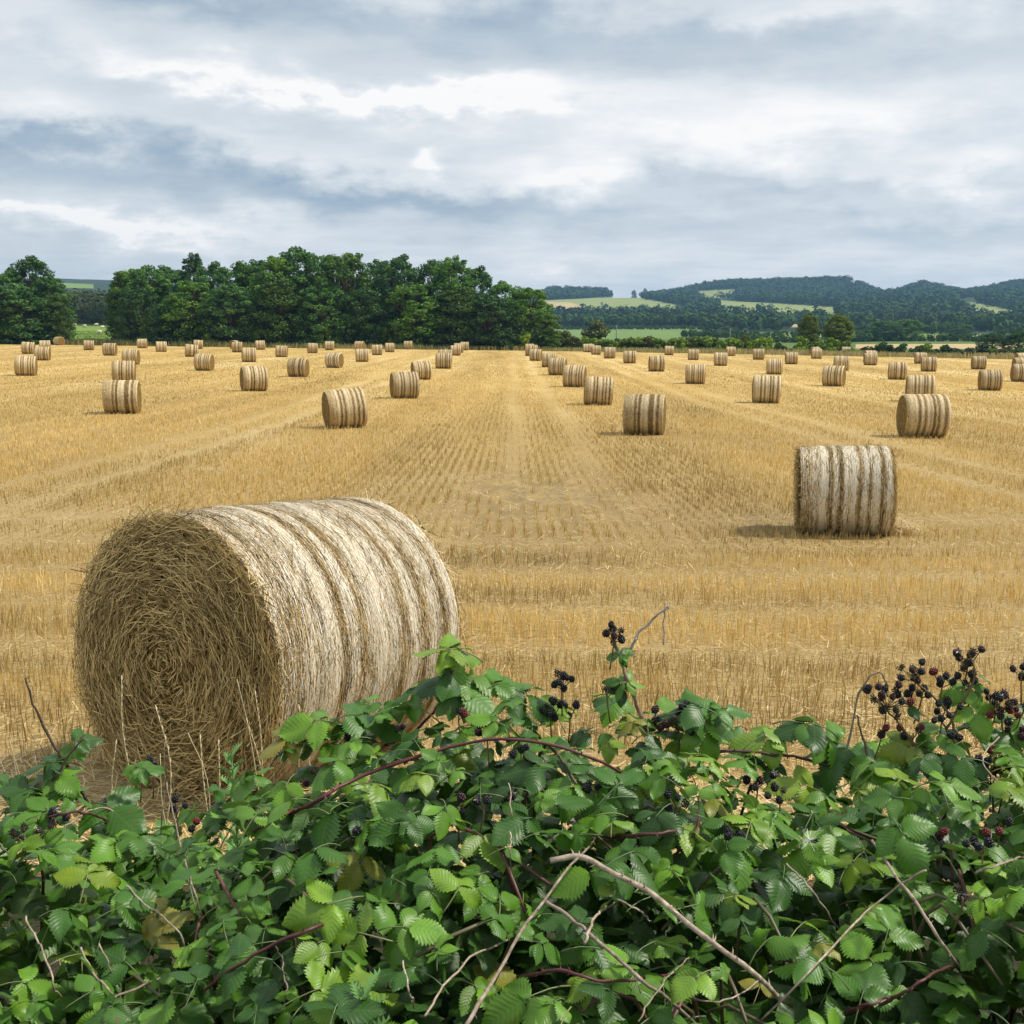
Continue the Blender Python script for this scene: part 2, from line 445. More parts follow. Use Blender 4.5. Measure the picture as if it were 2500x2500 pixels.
def berry_mat(name, c, rough=0.42):
    m, t, bs, _ = new_mat(name)
    bs.inputs['Base Color'].default_value = c + (1,)
    n = t.noise(t.n('ShaderNodeTexCoord').outputs['Object'], 140, 2, 0.5)
    t.l(t.mix(n, tuple(v * 0.6 for v in c), tuple(v * 1.5 for v in c)), bs.inputs['Base Color'])
    bs.inputs['Roughness'].default_value = rough; bs.inputs['Specular IOR Level'].default_value = 0.5
    return m
M['b_black'] = berry_mat('ripe_berry', (.006, .006, .010))
M['b_dark'] = berry_mat('half_ripe_berry', (.030, .006, .009))
M['b_red'] = berry_mat('red_berry', (.13, .012, .012))
M['b_dry'] = berry_mat('dried_berry', (.030, .018, .010), 0.8)

# ------------------------------------------------------------------ terrain
GD = np.array([-60, 0, 3, 4.75, 6, 10, 15, 25, 35, 50, 70, 90, 110, 130, 150, 182, 400.])
GB = np.array([1.7, 1.74, 1.97, 2.13, 2.24, 2.52, 2.78, 3.0, 3.12, 3.18, 3.2, 3.07, 2.96, 2.82, 2.72, 2.68, 2.6])
def field_z(x, y):
    x = np.asarray(x, float); y = np.asarray(y, float)
    g = np.interp(y, GD, GB)
    # soften the kinks of the profile
    for s in (0.06, -0.06): g = g + np.interp(y * (1 + s), GD, GB)
    g = g / 3 + 0.012 * np.clip(x, -90, 90) * sstep(6, 60, y)
    return CAMZ - g

FIELD_END = 181.0
def field_end(x): return FIELD_END + 2.0 * np.sin(np.asarray(x) * 0.06) - 0.30 * np.maximum(np.asarray(x), 0)

RIDGE_PX = np.array([-2500, 0, 160, 300, 1250, 1315, 1345, 1475, 1500, 1600, 1700, 1780, 2060, 2092, 2150, 2230, 2330, 2400, 2500, 3000, 5000.])
RIDGE_PY = 9 + np.array([708, 704, 702, 708, 726, 720, 706, 709, 730, 720, 704, 692, 692, 707, 726, 700, 722, 714, 698, 690, 700.])
RIDGE_Z = (815 - RIDGE_PY) / FPX * 2400
LR = np.array([0, 180, 200, 350, 420, 600, 1000, 1500, 2000, 2400, 3000, 3300])
LZ = np.array([-1.8, -2.2, -2.0, 1.4, 3.0, 7, 22, 48, 84, 108, 100, 95.])
RR = np.array([0, 180, 300, 450, 700, 1000, 1400, 1900])
RZ = np.array([-1.8, -3.3, -4.3, -3.1, -0.2, 8.5, 26, 58.])
def land_z(x, y):
    x = np.asarray(x, float); y = np.asarray(y, float)
    r = np.hypot(x, y); a = np.arctan2(x, np.maximum(y, 1e-3))
    a = np.where(y < 0, np.sign(x) * 1.4, a)
    w_ = sstep(-0.24, -0.08, a)
    zr = np.interp(np.clip(np.tan(np.clip(a, -1.2, 1.2)), -3, 3) * FPX + CPX, RIDGE_PX, RIDGE_Z)
    zl = np.interp(r, LR, LZ)
    base = np.interp(r, RR, RZ)
    up = np.where(r < 1900, base, np.where(r < 2400, 58 + (zr - 58) * sstep(1900, 2400, r) , zr - (r - 2400) * 0.02))
    z = zl * (1 - w_) + up * w_
    z = z + (fbm(x / 160, y / 160, 3) - .5) * np.clip((r - 250) / 900, 0, 1) * 9
    zf = field_z(np.clip(x, -90, 90), np.clip(y, -20, 181)) - CAMZ - 0.35
    k2 = sstep(178, 215, r)
    front = np.where((y > -30), zf, -2.1)
    return CAMZ + front * (1 - k2) + z * k2

def pix(P):
    """image position (2500-px frame) of world points, used for measuring only"""
    P = np.asarray(P, float); c, s = math.cos(PITCH), math.sin(PITCH)
    dx, dy, dz = P[..., 0], P[..., 1], P[..., 2] - CAMZ
    f_ = dy * c - dz * s; u_ = dy * s + dz * c
    return CPX + FPX * dx / f_, CPX - FPX * u_ / f_

# stubble field sheet
def grid_mesh(name, X, Y, Z, mats, midx=None, smooth=True):
    ny, nx = X.shape
    V = np.stack([X, Y, Z], -1).reshape(-1, 3)
    i = np.arange(ny * nx).reshape(ny, nx)
    Q = np.stack([i[:-1, :-1], i[:-1, 1:], i[1:, 1:], i[1:, :-1]], -1).reshape(-1, 4)
    return mesh_np(name, V, Q, None, None, None, smooth, mats, midx)

ty = np.concatenate([np.linspace(-8, 2, 12), np.geomspace(2.2, FIELD_END, 190)])
tx = np.concatenate([-np.geomspace(130, 8, 50), np.linspace(-7.6, 7.6, 77), np.geomspace(8, 130, 50)])
X, Y = np.meshgrid(tx, ty)
Y = np.where(Y > 120, 120 + (Y - 120) * (field_end(X) - 120) / (FIELD_END - 120), Y)
ZF = field_z(X, Y) + (fbm(X * 1.3, Y * 1.3, 5) - .5) * 0.05 * sstep(3, 5, Y)
tag(link('stubble_field', grid_mesh('stubble_field', X, Y, ZF, (M['ground'],))), kind='structure')

# land cover beyond the field
def cover_mat(name, c1, c2, sc, stretch=(1, 1, 1)):
    m, t, bs, _ = new_mat(name)
    p = t.n('ShaderNodeNewGeometry').outputs['Position']
    n = t.noise(t.scale(p, stretch), sc, 5, 0.6)
    t.l(t.ramp(n, [(0.3, c1), (0.7, c2)]), bs.inputs['Base Color'])
    bs.inputs['Roughness'].default_value = 0.95
    return m
COVER = [cover_mat('woodland_floor', (.014, .036, .014), (.028, .056, .020), 0.05),
         cover_mat('rough_grass', (.065, .115, .022), (.12, .17, .035), 0.08),
         cover_mat('pasture', (.13, .21, .035), (.19, .27, .05), 0.12),
         cover_mat('pale_green_field', (.20, .25, .075), (.26, .29, .10), 0.03),
         cover_mat('harvested_field', (.42, .31, .15), (.50, .38, .20), 0.04),
         cover_mat('crop_field', (.12, .20, .05), (.16, .24, .065), 0.05)]
def in_poly(px, py, poly):
    inside = np.zeros(px.shape, bool); n = len(poly); j = n - 1
    for i in range(n):
        xi, yi = poly[i]; xj, yj = poly[j]
        cond = ((yi > py) != (yj > py)) & (px < (xj - xi) * (py - yi) / (yj - yi + 1e-9) + xi)
        inside ^= cond; j = i
    return inside
az_f = np.linspace(R(-34), R(34), 620)
az_all = np.concatenate([np.linspace(R(-180), R(-36), 40), az_f, np.linspace(R(36), R(180), 40)])
rr = np.concatenate([np.linspace(0.5, 170, 10), np.linspace(176, 240, 14), np.geomspace(246, 1000, 60), np.linspace(1012, 2420, 118), np.linspace(2460, 3200, 8)])
A_, R_ = np.meshgrid(az_all, rr)
LX, LY = R_ * np.sin(A_), R_ * np.cos(A_)
LZg = land_z(LX, LY)
cx_, cy_ = (LX[:-1, :-1] + LX[1:, 1:]) / 2, (LY[:-1, :-1] + LY[1:, 1:]) / 2
FIELDS = [  # outlines of fields on the far slope, as bearing/height of their corners
    (3, [(1315, 734), (1480, 726), (1560, 727), (1640, 742), (1700, 758), (1560, 762), (1440, 762), (1315, 762)]),
    (4, [(1315, 737), (1390, 738), (1440, 752), (1450, 760), (1315, 760)]),
    (3, [(1702, 710), (1800, 706), (1790, 718), (1745, 733), (1702, 724)]),
    (3, [(1752, 733), (1900, 741), (2045, 750), (2045, 772), (1900, 768), (1755, 762)]),
    (2, [(2236, 744), (2258, 744), (2242, 770), (2228, 770)]),
    (3, [(2335, 735), (2385, 739), (2490, 762), (2445, 776), (2395, 762), (2350, 752)]),
    (4, [(2372, 763), (2402, 762), (2404, 771), (2378, 771)]),
    (4, [(1805, 789), (1865, 789), (1865, 796), (1805, 796)]), (4, [(1895, 789), (1965, 791), (1965, 799), (1895, 798)]),
    (4, [(1995, 791), (2100, 793), (2095, 801), (1995, 800)]), (4, [(2170, 777), (2215, 783), (2215, 790), (2170, 788)]),
    (4, [(2330, 790), (2420, 790), (2420, 797), (2330, 797)]), (4, [(2060, 772), (2150, 774), (2150, 781), (2060, 779)]),
    (2, [(140, 690), (230, 694), (230, 704), (140, 702)])]
def cover_at(x, y):
    r = np.hypot(x, y); a = np.arctan2(x, y)
    z = land_z(x, y); qx, qy = pix(np.stack([x, y, z], -1))
    c = np.zeros(np.shape(x), int)
    c = np.where(r < 700, 1, c)
    left = a < -0.2
    c = np.where(left & (r > 186) & (r < 425), 2, c)
    c = np.where(~left & (r > 520) & (r < 800) & (a < 0.17), 5, c)
    c = np.where((a > 0.30) & (r > 330) & (r < 395), 4, c)
    c = np.where((a > 0.19) & (r > 500) & (r < 640), 3, c)
    for k_, poly in FIELDS:
        c = np.where((y > 0) & (r > 650) & in_poly(qx, qy, poly), k_, c)
    return c
mi = cover_at(cx_, cy_).ravel()
tag(link('countryside', grid_mesh('countryside', LX, LY, LZg, COVER, mi)), kind='structure')

# ------------------------------------------------------------------ stubble
def blades(P, H, W, lean, cA, cB, name, mat, bend=0.3):
    """standing stalks, one tapered quad each, random facing"""
    n = len(P)
    th = rng.uniform(0, np.pi, n); s = np.stack([np.cos(th), np.sin(th), np.zeros(n)], 1)
    la = rng.uniform(0, 2 * np.pi, n); lm = np.abs(rng.normal(0, lean, n))
    up = np.stack([np.cos(la) * lm, np.sin(la) * lm, np.ones(n)], 1); up = unit(up)
    b0 = P - s * W[:, None] * .5; b1 = P + s * W[:, None] * .5
    top = P + up * H[:, None]
    t0 = top - s * W[:, None] * .35; t1 = top + s * W[:, None] * .35
    V = np.stack([b0, b1, t1, t0], 1).reshape(-1, 3)
    Q = np.arange(4 * n).reshape(n, 4)
    k_ = rng.random((n, 1)); C = cA * (1 - k_) + cB * k_
    C = C * rng.uniform(.72, 1.18, (n, 1))
    C = np.repeat(C, 4, 0)
    return mesh_np(name, V, Q, None, C, None, False, (mat,))

def wheel(x, y):
    """0..1 how much the stubble is flattened (wheelings, combine tracks, bare ground)"""
    f = np.zeros(np.shape(x))
    yy = y + 0.25 * np.sin(x * .35) + (fbm(x * .5, y * .5, 21) - .5) * .5
    for c_, w_ in ((9.9, .28), (8.0, .18), (11.9, .35), (14.2, .6), (16.6, .8)):
        f = np.maximum(f, np.exp(-((yy - c_) / w_) ** 2) * (0.55 + .45 * vnoise(x * .3, y * 0 + c_, 4)))
    f = np.maximum(f, sstep(5.75, 4.9, y + (fbm(x, y, 31) - .5) * 1.2))                # trampled strip by the hedge
    long_ = sstep(14, 17, y)
    for c_ in (-9.6, -8.1, 0.1, 1.9, 9.2, 10.9, 18.6):
        f = np.maximum(f, long_ * np.exp(-((x - c_ - .15 * np.sin(y * .2)) / .35) ** 2) * .75)
    patch = np.exp(-((x - .35) / 2.4) ** 2 - ((y - 19) / 5.5) ** 2) * 1.2
    f = np.maximum(f, patch * (.15 + .85 * sstep(.42, .6, fbm(x * 1.6, y * .7, 41))))
    return np.clip(f, 0, 1)

def field_points(y0, y1, dens, margin=1.12):
    a_, b_ = .475 * 1.06, 1.5                       # half width of the strip a*y + b, wider than the view
    F0, F1 = a_ * y0 ** 2 / 2 + b_ * y0, a_ * y1 ** 2 / 2 + b_ * y1
    n = int(2 * (F1 - F0) * dens)
    y = (-b_ + np.sqrt(b_ * b_ + 2 * a_ * rng.uniform(F0, F1, n))) / a_
    x = rng.uniform(-1, 1, n) * (a_ * y + b_)
    # drill rows: along X on the headland, along Y beyond
    hd = y < 13.4 + .6 * np.sin(x * .7)
    rowj = rng.normal(0, .022, n)
    y = np.where(hd, np.round(y / .125) * .125 + rowj, y)
    xw = x + .02 * np.sin(y * .9 + x) + .10 * (fbm(x * .2, y * .12, 8) - .5)
    x = np.where(hd, x, np.round(xw / .19) * .19 + rowj * np.interp(y, [12, 30, 60], [1.1, 1.5, 2.6]))
    return x, y

cA, cB = np.array([.52, .340, .082]), np.array([.79, .580, .240])
bale_spots = []          # filled below; stubble is pressed flat under them
parts = []
for (y0, y1) in ((4.0, 7), (7, 12), (12, 20), (20, 32), (32, 50), (50, 80), (80, 130), (130, 176)):
    ym = (y0 * y1) ** .5
    dens0 = float(np.interp(y0, [4, 9, 15, 30, 60, 110, 176], [680, 520, 330, 90, 24, 6, 1]))
    x, y = field_points(y0, y1, dens0)
    dens = np.interp(y, [4, 9, 15, 30, 60, 110, 176], [680, 520, 330, 90, 24, 6, 1])
    wd = np.interp(y, [4, 9, 15, 30, 60, 110, 176], [.0050, .0058, .0074, .014, .026, .05, .08])
    wf = wheel(x, y)
    keep = (rng.random(len(x)) < dens / dens0) & (rng.random(len(x)) > np.clip(wf * 0.95, 0, .93)) & (fbm(x * 2.2, y * 2.2, 17) > .27 + .10 * (fbm(x * .3, y * .5, 19) - .5))
    x, y, wf, wd = x[keep], y[keep], wf[keep], wd[keep]
    h = rng.uniform(.06, .18, len(x)) * (1 - .72 * wf) * (0.7 + .6 * fbm(x * .15, y * .9, 55)) * np.interp(y, [0, 30, 60, 176], [1, .9, .7, .4])
    parts.append((np.stack([x, y, field_z(x, y) - .02], 1), h, wd * rng.uniform(.7, 1.3, len(x)), x, y))
P = np.concatenate([p[0] for p in parts]); H_ = np.concatenate([p[1] for p in parts]); W_ = np.concatenate([p[2] for p in parts])
ton = np.where(P[:, 1] < 13, fbm(P[:, 0] * .12, P[:, 1] * .8, 77), .5 * fbm(P[:, 0] * .5, P[:, 1] * .04, 78) + .5 * fbm(P[:, 0] * .11, P[:, 1] * .06, 79))[:, None]  # on the headland, shadow bands before taller stubble are put into the stalk colour
ton = np.clip((ton - .5) * np.where(P[:, 1:2] < 13, 3.4, 2.6) + .5, 0, 1)
lineT = np.exp(-((P[:, 0] + 7.6 + .3 * np.sin(P[:, 1] * .11)) / .16) ** 2) * sstep(17, 24, P[:, 1]) * (P[:, 1] < 90) * (vnoise(P[:, 1] * .9, P[:, 1] * 0, 3) > .35)
ton = ton * (1 - .9 * lineT[:, None]); H_ = H_ * (1 + .5 * lineT)
o = link('stubble', blades(P, H_, W_, .20, cA * (0.60 + .66 * ton), cB * (0.66 + .56 * ton), 'stubble', M['stalk']))
tag(o, 'short golden cereal stubble standing in drill rows over the field', 'stubble', kind='stuff')

# loose chaff lying between the rows
def straws(P, D, L, W, C, name, mat, normal=None, curve=0.0, acc=None):
    """thin lying straws: 2-segment ribbons through P along D"""
    n = len(P)
    D = unit(D)
    N = normal if normal is not None else np.tile([0, 0, 1.0], (n, 1))
    S = unit(np.cross(D, N))
    cv = rng.normal(0, curve, (n, 1))
    a = P - D * L[:, None] * .5; c = P + D * L[:, None] * .5; bm = P + (S * cv + N * np.abs(cv) * .5) * L[:, None]
    w_ = W[:, None] * .5
    V = np.stack([a - S * w_, a + S * w_, bm + S * w_, bm - S * w_, c + S * w_ * .7, c - S * w_ * .7], 1).reshape(-1, 3)
    i = np.arange(n)[:, None] * 6
    Q = np.concatenate([i + np.array([0, 1, 2, 3]), i + np.array([3, 2, 4, 5])], 0)
    C6 = np.repeat(C, 6, 0)
    if acc is not None: acc.add(V, Q, None, C6); return
    return mesh_np(name, V, Q, None, C6, None, False, (mat,))
def straw_cols(n, lo=(.42, .28, .10), hi=(.82, .66, .38), gam=1.0):
    k_ = rng.random((n, 1)) ** gam
    return np.array(lo) * (1 - k_) + np.array(hi) * k_
xs, ys, Ls, Ws = [], [], [], []
for (y0, y1, dens, wd, ln) in ((3.85, 6.4, 520, .005, .13), (6.4, 12, 60, .005, .12), (12, 24, 26, .008, .17), (24, 60, 3, .016, .3)):
    x, y = field_points(y0, y1, dens)
    x = x + rng.normal(0, .08, len(x)); y = y + rng.normal(0, .08, len(y))
    sel = rng.random(len(x)) < (.25 + .75 * np.maximum(wheel(x, y), (fbm(x * .35, y * .35, 91) > .6)))
    xs.append(x[sel]); ys.append(y[sel]); Ls.append(rng.uniform(.5, 1.5, sel.sum()) * ln); Ws.append(np.full(sel.sum(), wd))
x, y, L_, W2 = map(np.concatenate, (xs, ys, Ls, Ws))
n = len(x); th = rng.uniform(0, 2 * np.pi, n)
z = field_z(x, y) + rng.uniform(.012, .06, n)
o = link('straw_litter', straws(np.stack([x, y, z], 1), np.stack([np.cos(th), np.sin(th), rng.normal(0, .15, n)], 1), L_, W2,
                                straw_cols(n, (.46, .31, .10), (.82, .65, .34)), 'straw_litter', M['straw'], None, .025))
tag(o, 'pale loose straw scattered over the stubble', 'straw', kind='stuff')

# rough dry grass along the far end of the field
n = 26000
x = rng.uniform(-95, 100, n); y = field_end(x) + rng.uniform(-.6, 7.5, n)
P = np.stack([x, y, land_z(x, y) + .25], 1)
H_ = rng.uniform(.35, 1.0, n) * (0.6 + .8 * fbm(x * .12, y * .2, 63))
g_ = np.clip(fbm(x * .08, y * 0, 64) + .45 * sstep(0, 40, x) - .08, 0, 1)[:, None]
gA = np.array([.13, .17, .04]) * (1 - g_) + np.array([.50, .40, .16]) * g_; gB = np.array([.26, .26, .07]) * (1 - g_) + np.array([.60, .48, .22]) * g_
o = link('field_margin_grass', blades(P, H_, rng.uniform(.05, .11, n), .25, gA, gB, 'field_margin_grass', M['dry']))
tag(o, 'tall dry margin grass along the far end of the stubble', 'grass', kind='stuff')
# green pasture tufts seen through the gap in the wood
n = 5000
r = rng.uniform(190, 330, n); a = rng.uniform(-.42, -.33, n)
x, y = r * np.sin(a), r * np.cos(a)
o = link('pasture_grass', blades(np.stack([x, y, land_z(x, y)], 1), rng.uniform(.1, .25, n), rng.uniform(.1, .3, n), .3,
                                 np.array([.14, .24, .04]), np.array([.22, .30, .06]), 'pasture_grass', M['dry']))
tag(o, 'short green pasture grass behind the gate', 'grass', kind='stuff')

# ------------------------------------------------------------------ trees
def leaf_cloud(acc, centres, radii, per, size, cA, cB, flat=.8):
    """leaf-sized faces spread through clumps"""
    c = np.repeat(np.asarray(centres), per, 0); rd = np.repeat(np.asarray(radii), per)
    n = len(c)
    d = unit(rng.normal(size=(n, 3))); rr_ = rd * rng.uniform(.35, 1.0, n) ** .6
    p = c + d * rr_[:, None] * np.array([1, 1, flat])
    nn = unit(d * .8 + rng.normal(size=(n, 3)) * .7 + np.array([0, 0, .35]))
    a = unit(np.cross(nn, rng.normal(size=(n, 3)))); b2 = np.cross(nn, a)
    s = rng.uniform(.6, 1.3, n)[:, None] * size
    V = np.stack([p - a * s * .5, p + b2 * s * .32, p + a * s * .5, p - b2 * s * .32], 1).reshape(-1, 3)
    ck = np.repeat(rng.random((len(centres), 1)), per, 0) * .7 + rng.random((n, 1)) * .3
    C = (np.array(cA) * (1 - ck) + np.array(cB) * ck) * rng.uniform(.8, 1.2, (n, 1))
    acc.add(V, np.arange(4 * n).reshape(n, 4), None, np.repeat(C, 4, 0))

def tree_proto(seed, H, Rr, low=.10, cA=(.028, .062, .018), cB=(.075, .130, .030), nc=170, per=78, size=.38, shape=.75):
    global rng
    keep_rng = rng; rng = np.random.default_rng(seed)
    ac, at_ = Acc(), Acc()
    lean = rng.normal(0, .03, 2)
    tp = np.array([[lean[0] * H * q + .12 * math.sin(q * 5 + seed), lean[1] * H * q, H * q * .86] for q in np.linspace(0, 1, 8)])
    tp[0, 2] = -.4
    tube(at_, tp, np.linspace(.034, .006, 8) * H * .75, 7)
    cs, rs = [], []
    for i in range(nc):
        q = low + (1 - low) * rng.random() ** .8
        prof = math.sin(math.pi * min(1, (1 - q) * shape + .08)) ** .6 if q > .45 else .85 + .25 * (q - low)
        rad = Rr * prof * (.35 + .65 * math.sqrt(rng.random()))
        th = rng.uniform(0, 2 * math.pi)
        c = np.array([rad * math.cos(th) + lean[0] * H * q, rad * math.sin(th) + lean[1] * H * q, H * q * .94])
        cs.append(c); rs.append(rng.uniform(.040, .085) * H * (1.15 - .4 * q))
        if i % 3 == 0:
            j = max(1, min(6, int(q * .7 * 8)))
            b0 = tp[j]
            mid_ = b0 * .5 + c * .5 + np.array([0, 0, -.03 * H])
            tube(at_, smooth_path([b0, mid_, c], 5), np.linspace(.008, .002, 5) * H, 5)
    for i in range(14):   # ragged leaders at the top
        th = rng.uniform(0, 2 * math.pi); q = rng.uniform(.86, 1.0)
        cs.append(np.array([math.cos(th) * Rr * .30 * rng.random(), math.sin(th) * Rr * .30 * rng.random(), H * q])); rs.append(rng.uniform(.028, .05) * H)
    leaf_cloud(ac, cs, rs, per, size, cA, cB)
    rng = keep_rng
    return ac.mesh('crown', M['tree']), at_.mesh('trunk', M['bark'], True)

protos = [tree_proto(100 + i, 16, rr2, lo, cA, cB) for i, (rr2, lo, cA, cB) in enumerate([
    (4.6, .02, (.032, .105, .024), (.130, .270, .050)), (4.0, .03, (.038, .118, .024), (.165, .300, .046)),
    (5.2, .02, (.030, .096, .030), (.115, .245, .056)), (3.6, .02, (.044, .112, .022), (.170, .285, .044)),
    (4.4, .02, (.034, .106, .032), (.140, .275, .060)), (3.2, .04, (.030, .090, .030), (.110, .220, .052)), (3.6, .25, (.075, .140, .016), (.280, .340, .034))])]
def plant(proto, name, px, py_top, half_w, Y, label, cat, group, py_base=None, dr=0):
    cr, tr = protos[proto]
    top = at(px, py_top, Y)
    zb = float(land_z(top[0], Y)) if Y > FIELD_END - 3 else float(field_z(top[0], Y))
    h = top[2] - zb
    base_r = (4.6, 4.0, 5.2, 3.6, 4.4, 3.2, 3.6)[proto]
    sx = half_w * 1.12 / FPX * Y / base_r
    e = link(name, None, None, (top[0], Y, zb - .05), (0, 0, random.uniform(0, 6.28)), (sx, sx, h / 16.3))
    tag(e, label, cat, group)
    link('trunk', tr, e); link('crown', cr, e)
    return e
WOODL = 'tall dark green broadleaf tree standing shoulder to shoulder in the wood'
wood = [(15, 664, 70, 187, 2), (78, 624, 62, 191, 0), (118, 668, 48, 188, 4), (135, 715, 32, 185, 3), (40, 690, 75, 184, 4),
        (292, 664, 34, 191, 3), (325, 652, 50, 193, 1), (352, 646, 60, 190, 0), (405, 646, 62, 195, 4), (345, 700, 50, 186, 2),
        (470, 618, 34, 196, 5), (520, 640, 62, 191, 2), (455, 680, 60, 187, 1), (590, 638, 52, 195, 5), (622, 634, 44, 198, 5),
        (664, 620, 60, 191, 1), (560, 690, 62, 186, 4), (735, 602, 72, 192, 0), (690, 680, 60, 186, 3), (802, 617, 66, 195, 1),
        (855, 612, 70, 190, 1), (790, 690, 66, 185, 2), (922, 632, 62, 196, 4), (980, 622, 68, 191, 2), (890, 700, 60, 186, 0),
        (1056, 634, 62, 195, 0), (1112, 624, 66, 191, 4), (1020, 690, 64, 186, 1), (1168, 650, 58, 192, 2), (1130, 700, 60, 186, 3),
        (1228, 684, 54, 190, 0), (1288, 698, 48, 187, 1), (1195, 720, 60, 185, 4), (1330, 762, 34, 185, 3)]
for (px, pt, hw, Y, pr) in wood:
    sp_ = {470: 'spiky topped tree poking above the wood beside broader crowns', 735: 'tallest broad crowned tree of the wood',
           78: 'open topped tree at the wood end beyond the pasture gap', 1288: 'last tall rounded tree where the wood drops to the hedge'}.get(px)
    plant(pr, 'broadleaf_tree', px, pt, hw, Y, sp_ or (WOODL if px > 200 else 'dark green broadleaf tree in the clump beyond the pasture gap'), 'tree',
          'trees of the wood' if px > 200 else 'trees of the clump past the gap')

def bush_proto(seed, cA, cB, nc=26, per=70, size=.24):
    """a shrub about 2 m high and 2 m wide"""
    global rng
    kr = rng; rng = np.random.default_rng(seed); ac = Acc(); st = Acc()
    cs, rs = [], []
    for i in range(nc):
        th = rng.uniform(0, 2 * math.pi); q = rng.random(); r_ = (1 - .55 * q) * math.sqrt(rng.random()) * .95
        cs.append((r_ * math.cos(th), r_ * math.sin(th), .15 + 1.55 * q)); rs.append(rng.uniform(.22, .45))
        if i % 4 == 0: tube(st, smooth_path([(0, 0, -.1), (r_ * .3 * math.cos(th), r_ * .3 * math.sin(th), .5), cs[-1]], 5), np.linspace(.04, .01, 5), 5)
    leaf_cloud(ac, cs, rs, per, size, cA, cB); rng = kr
    return ac.mesh('foliage', M['tree']), st.mesh('stem', M['bark'])
bushes = [bush_proto(300, (.024, .070, .018), (.080, .155, .030)), bush_proto(301, (.085, .165, .018), (.270, .370, .036)),
          bush_proto(302, (.060, .095, .022), (.170, .190, .040)), bush_proto(303, (.018, .050, .018), (.055, .105, .028))]
def shrub(proto, px, py_top, half_w, Y, label, group, name='shrub', sink=0.05):
    top = at(px, py_top, Y); zb = float(land_z(top[0], Y)); h = max(.8, top[2] - zb)
    sx = half_w / FPX * Y / 1.15
    e = link(name, None, None, (top[0], Y, zb - sink), (0, 0, random.uniform(0, 6.28)), (sx, sx, h / 2.05))
    tag(e, label, 'shrub', group); link('foliage', bushes[proto][0], e); link('stem', bushes[proto][1], e)
    return e
for i, px in enumerate(list(range(325, 1330, 34)) + [5, 40, 78, 112]):
    shrub(random.choice((0, 0, 3, 1)), px + random.uniform(-8, 8), random.uniform(770, 815), random.uniform(26, 42), 183.6 + random.uniform(-.6, 2.2),
          'dark undergrowth shrub at the foot of the wood' if px > 200 else 'dark undergrowth shrub under the clump beyond the pasture gap',
          'undergrowth shrubs of the wood' if px > 200 else 'undergrowth shrubs of the clump')
for (px, pt, hw) in ((1350, 792, 34), (1378, 805, 34), (1405, 820, 30)):
    shrub(2 if px > 1370 else 1, px, pt, hw, 186, 'olive green shrub sloping down from the end of the wood', 'shrubs at the wood end')
for (px, pt, hw, Y, pr, lb) in ((1455, 778, 44, 245, 2, 'rounded olive brown bush standing alone in the green crop'),
                                (1512, 822, 24, 215, 0, 'small dark bush in the green hedge line beside the olive bush')):
    shrub(pr, px, pt, hw, Y, lb, None)
# hedge at the far side of the field: individual bushes, bright green towards the wood and darker beyond
px = 1420
while px < 2500:
    if 1930 < px < 2075: px += 30; continue
    bright = px < 1900
    top_y = 821 + random.uniform(-8, 8) if bright else 840 + random.uniform(-10, 10)
    Y = float(field_end((px - CPX) / FPX * 180)) + 9 + random.uniform(-2, 3)
    shrub(random.choice((1, 1, 1, 2)) if bright else random.choice((0, 1, 0, 2, 3)), px, top_y, random.uniform(20, 34), Y,
          'bright green bush in the hedge behind the dry margin grass' if bright else 'dark green bush in the broken hedge before the tan field',
          'bushes of the bright hedge' if bright else 'bushes of the broken hedge')
    px += random.uniform(15, 26) if bright else random.uniform(20, 36)
for (px, pt, hw, Y, pr, lb) in ((1974, 764, 24, 205, 6, 'slender yellow green tree with thin top beside its wider twin'),
                                (2046, 766, 34, 205, 6, 'yellow green tree with wide flat top next to the slender one'),
                                (2160, 782, 44, 430, 2, 'broad dark rounded tree of the pair in the valley'),
                                (2215, 778, 40, 436, 0, 'taller dark rounded tree of the pair in the valley'),
                                (2425, 812, 32, 196, 2, 'dark bushy tree rising from the broken hedge'),
                                (2488, 806, 34, 194, 4, 'dark tree at the end of the broken hedge beside the bales'),
                                (2340, 800, 30, 520, 4, 'lone dark tree in the hedgerow beyond the tan field')):
    plant(pr, 'field_tree', px, pt, hw, Y, lb, 'tree', None)
for (px, pt) in ((1960, 815), (2000, 822), (2035, 818), (2062, 826), (1985, 835), (2050, 838)):
    shrub(1, px, pt, 26, 198, 'leafy green bush under the two yellow green trees', 'bushes under the two trees')

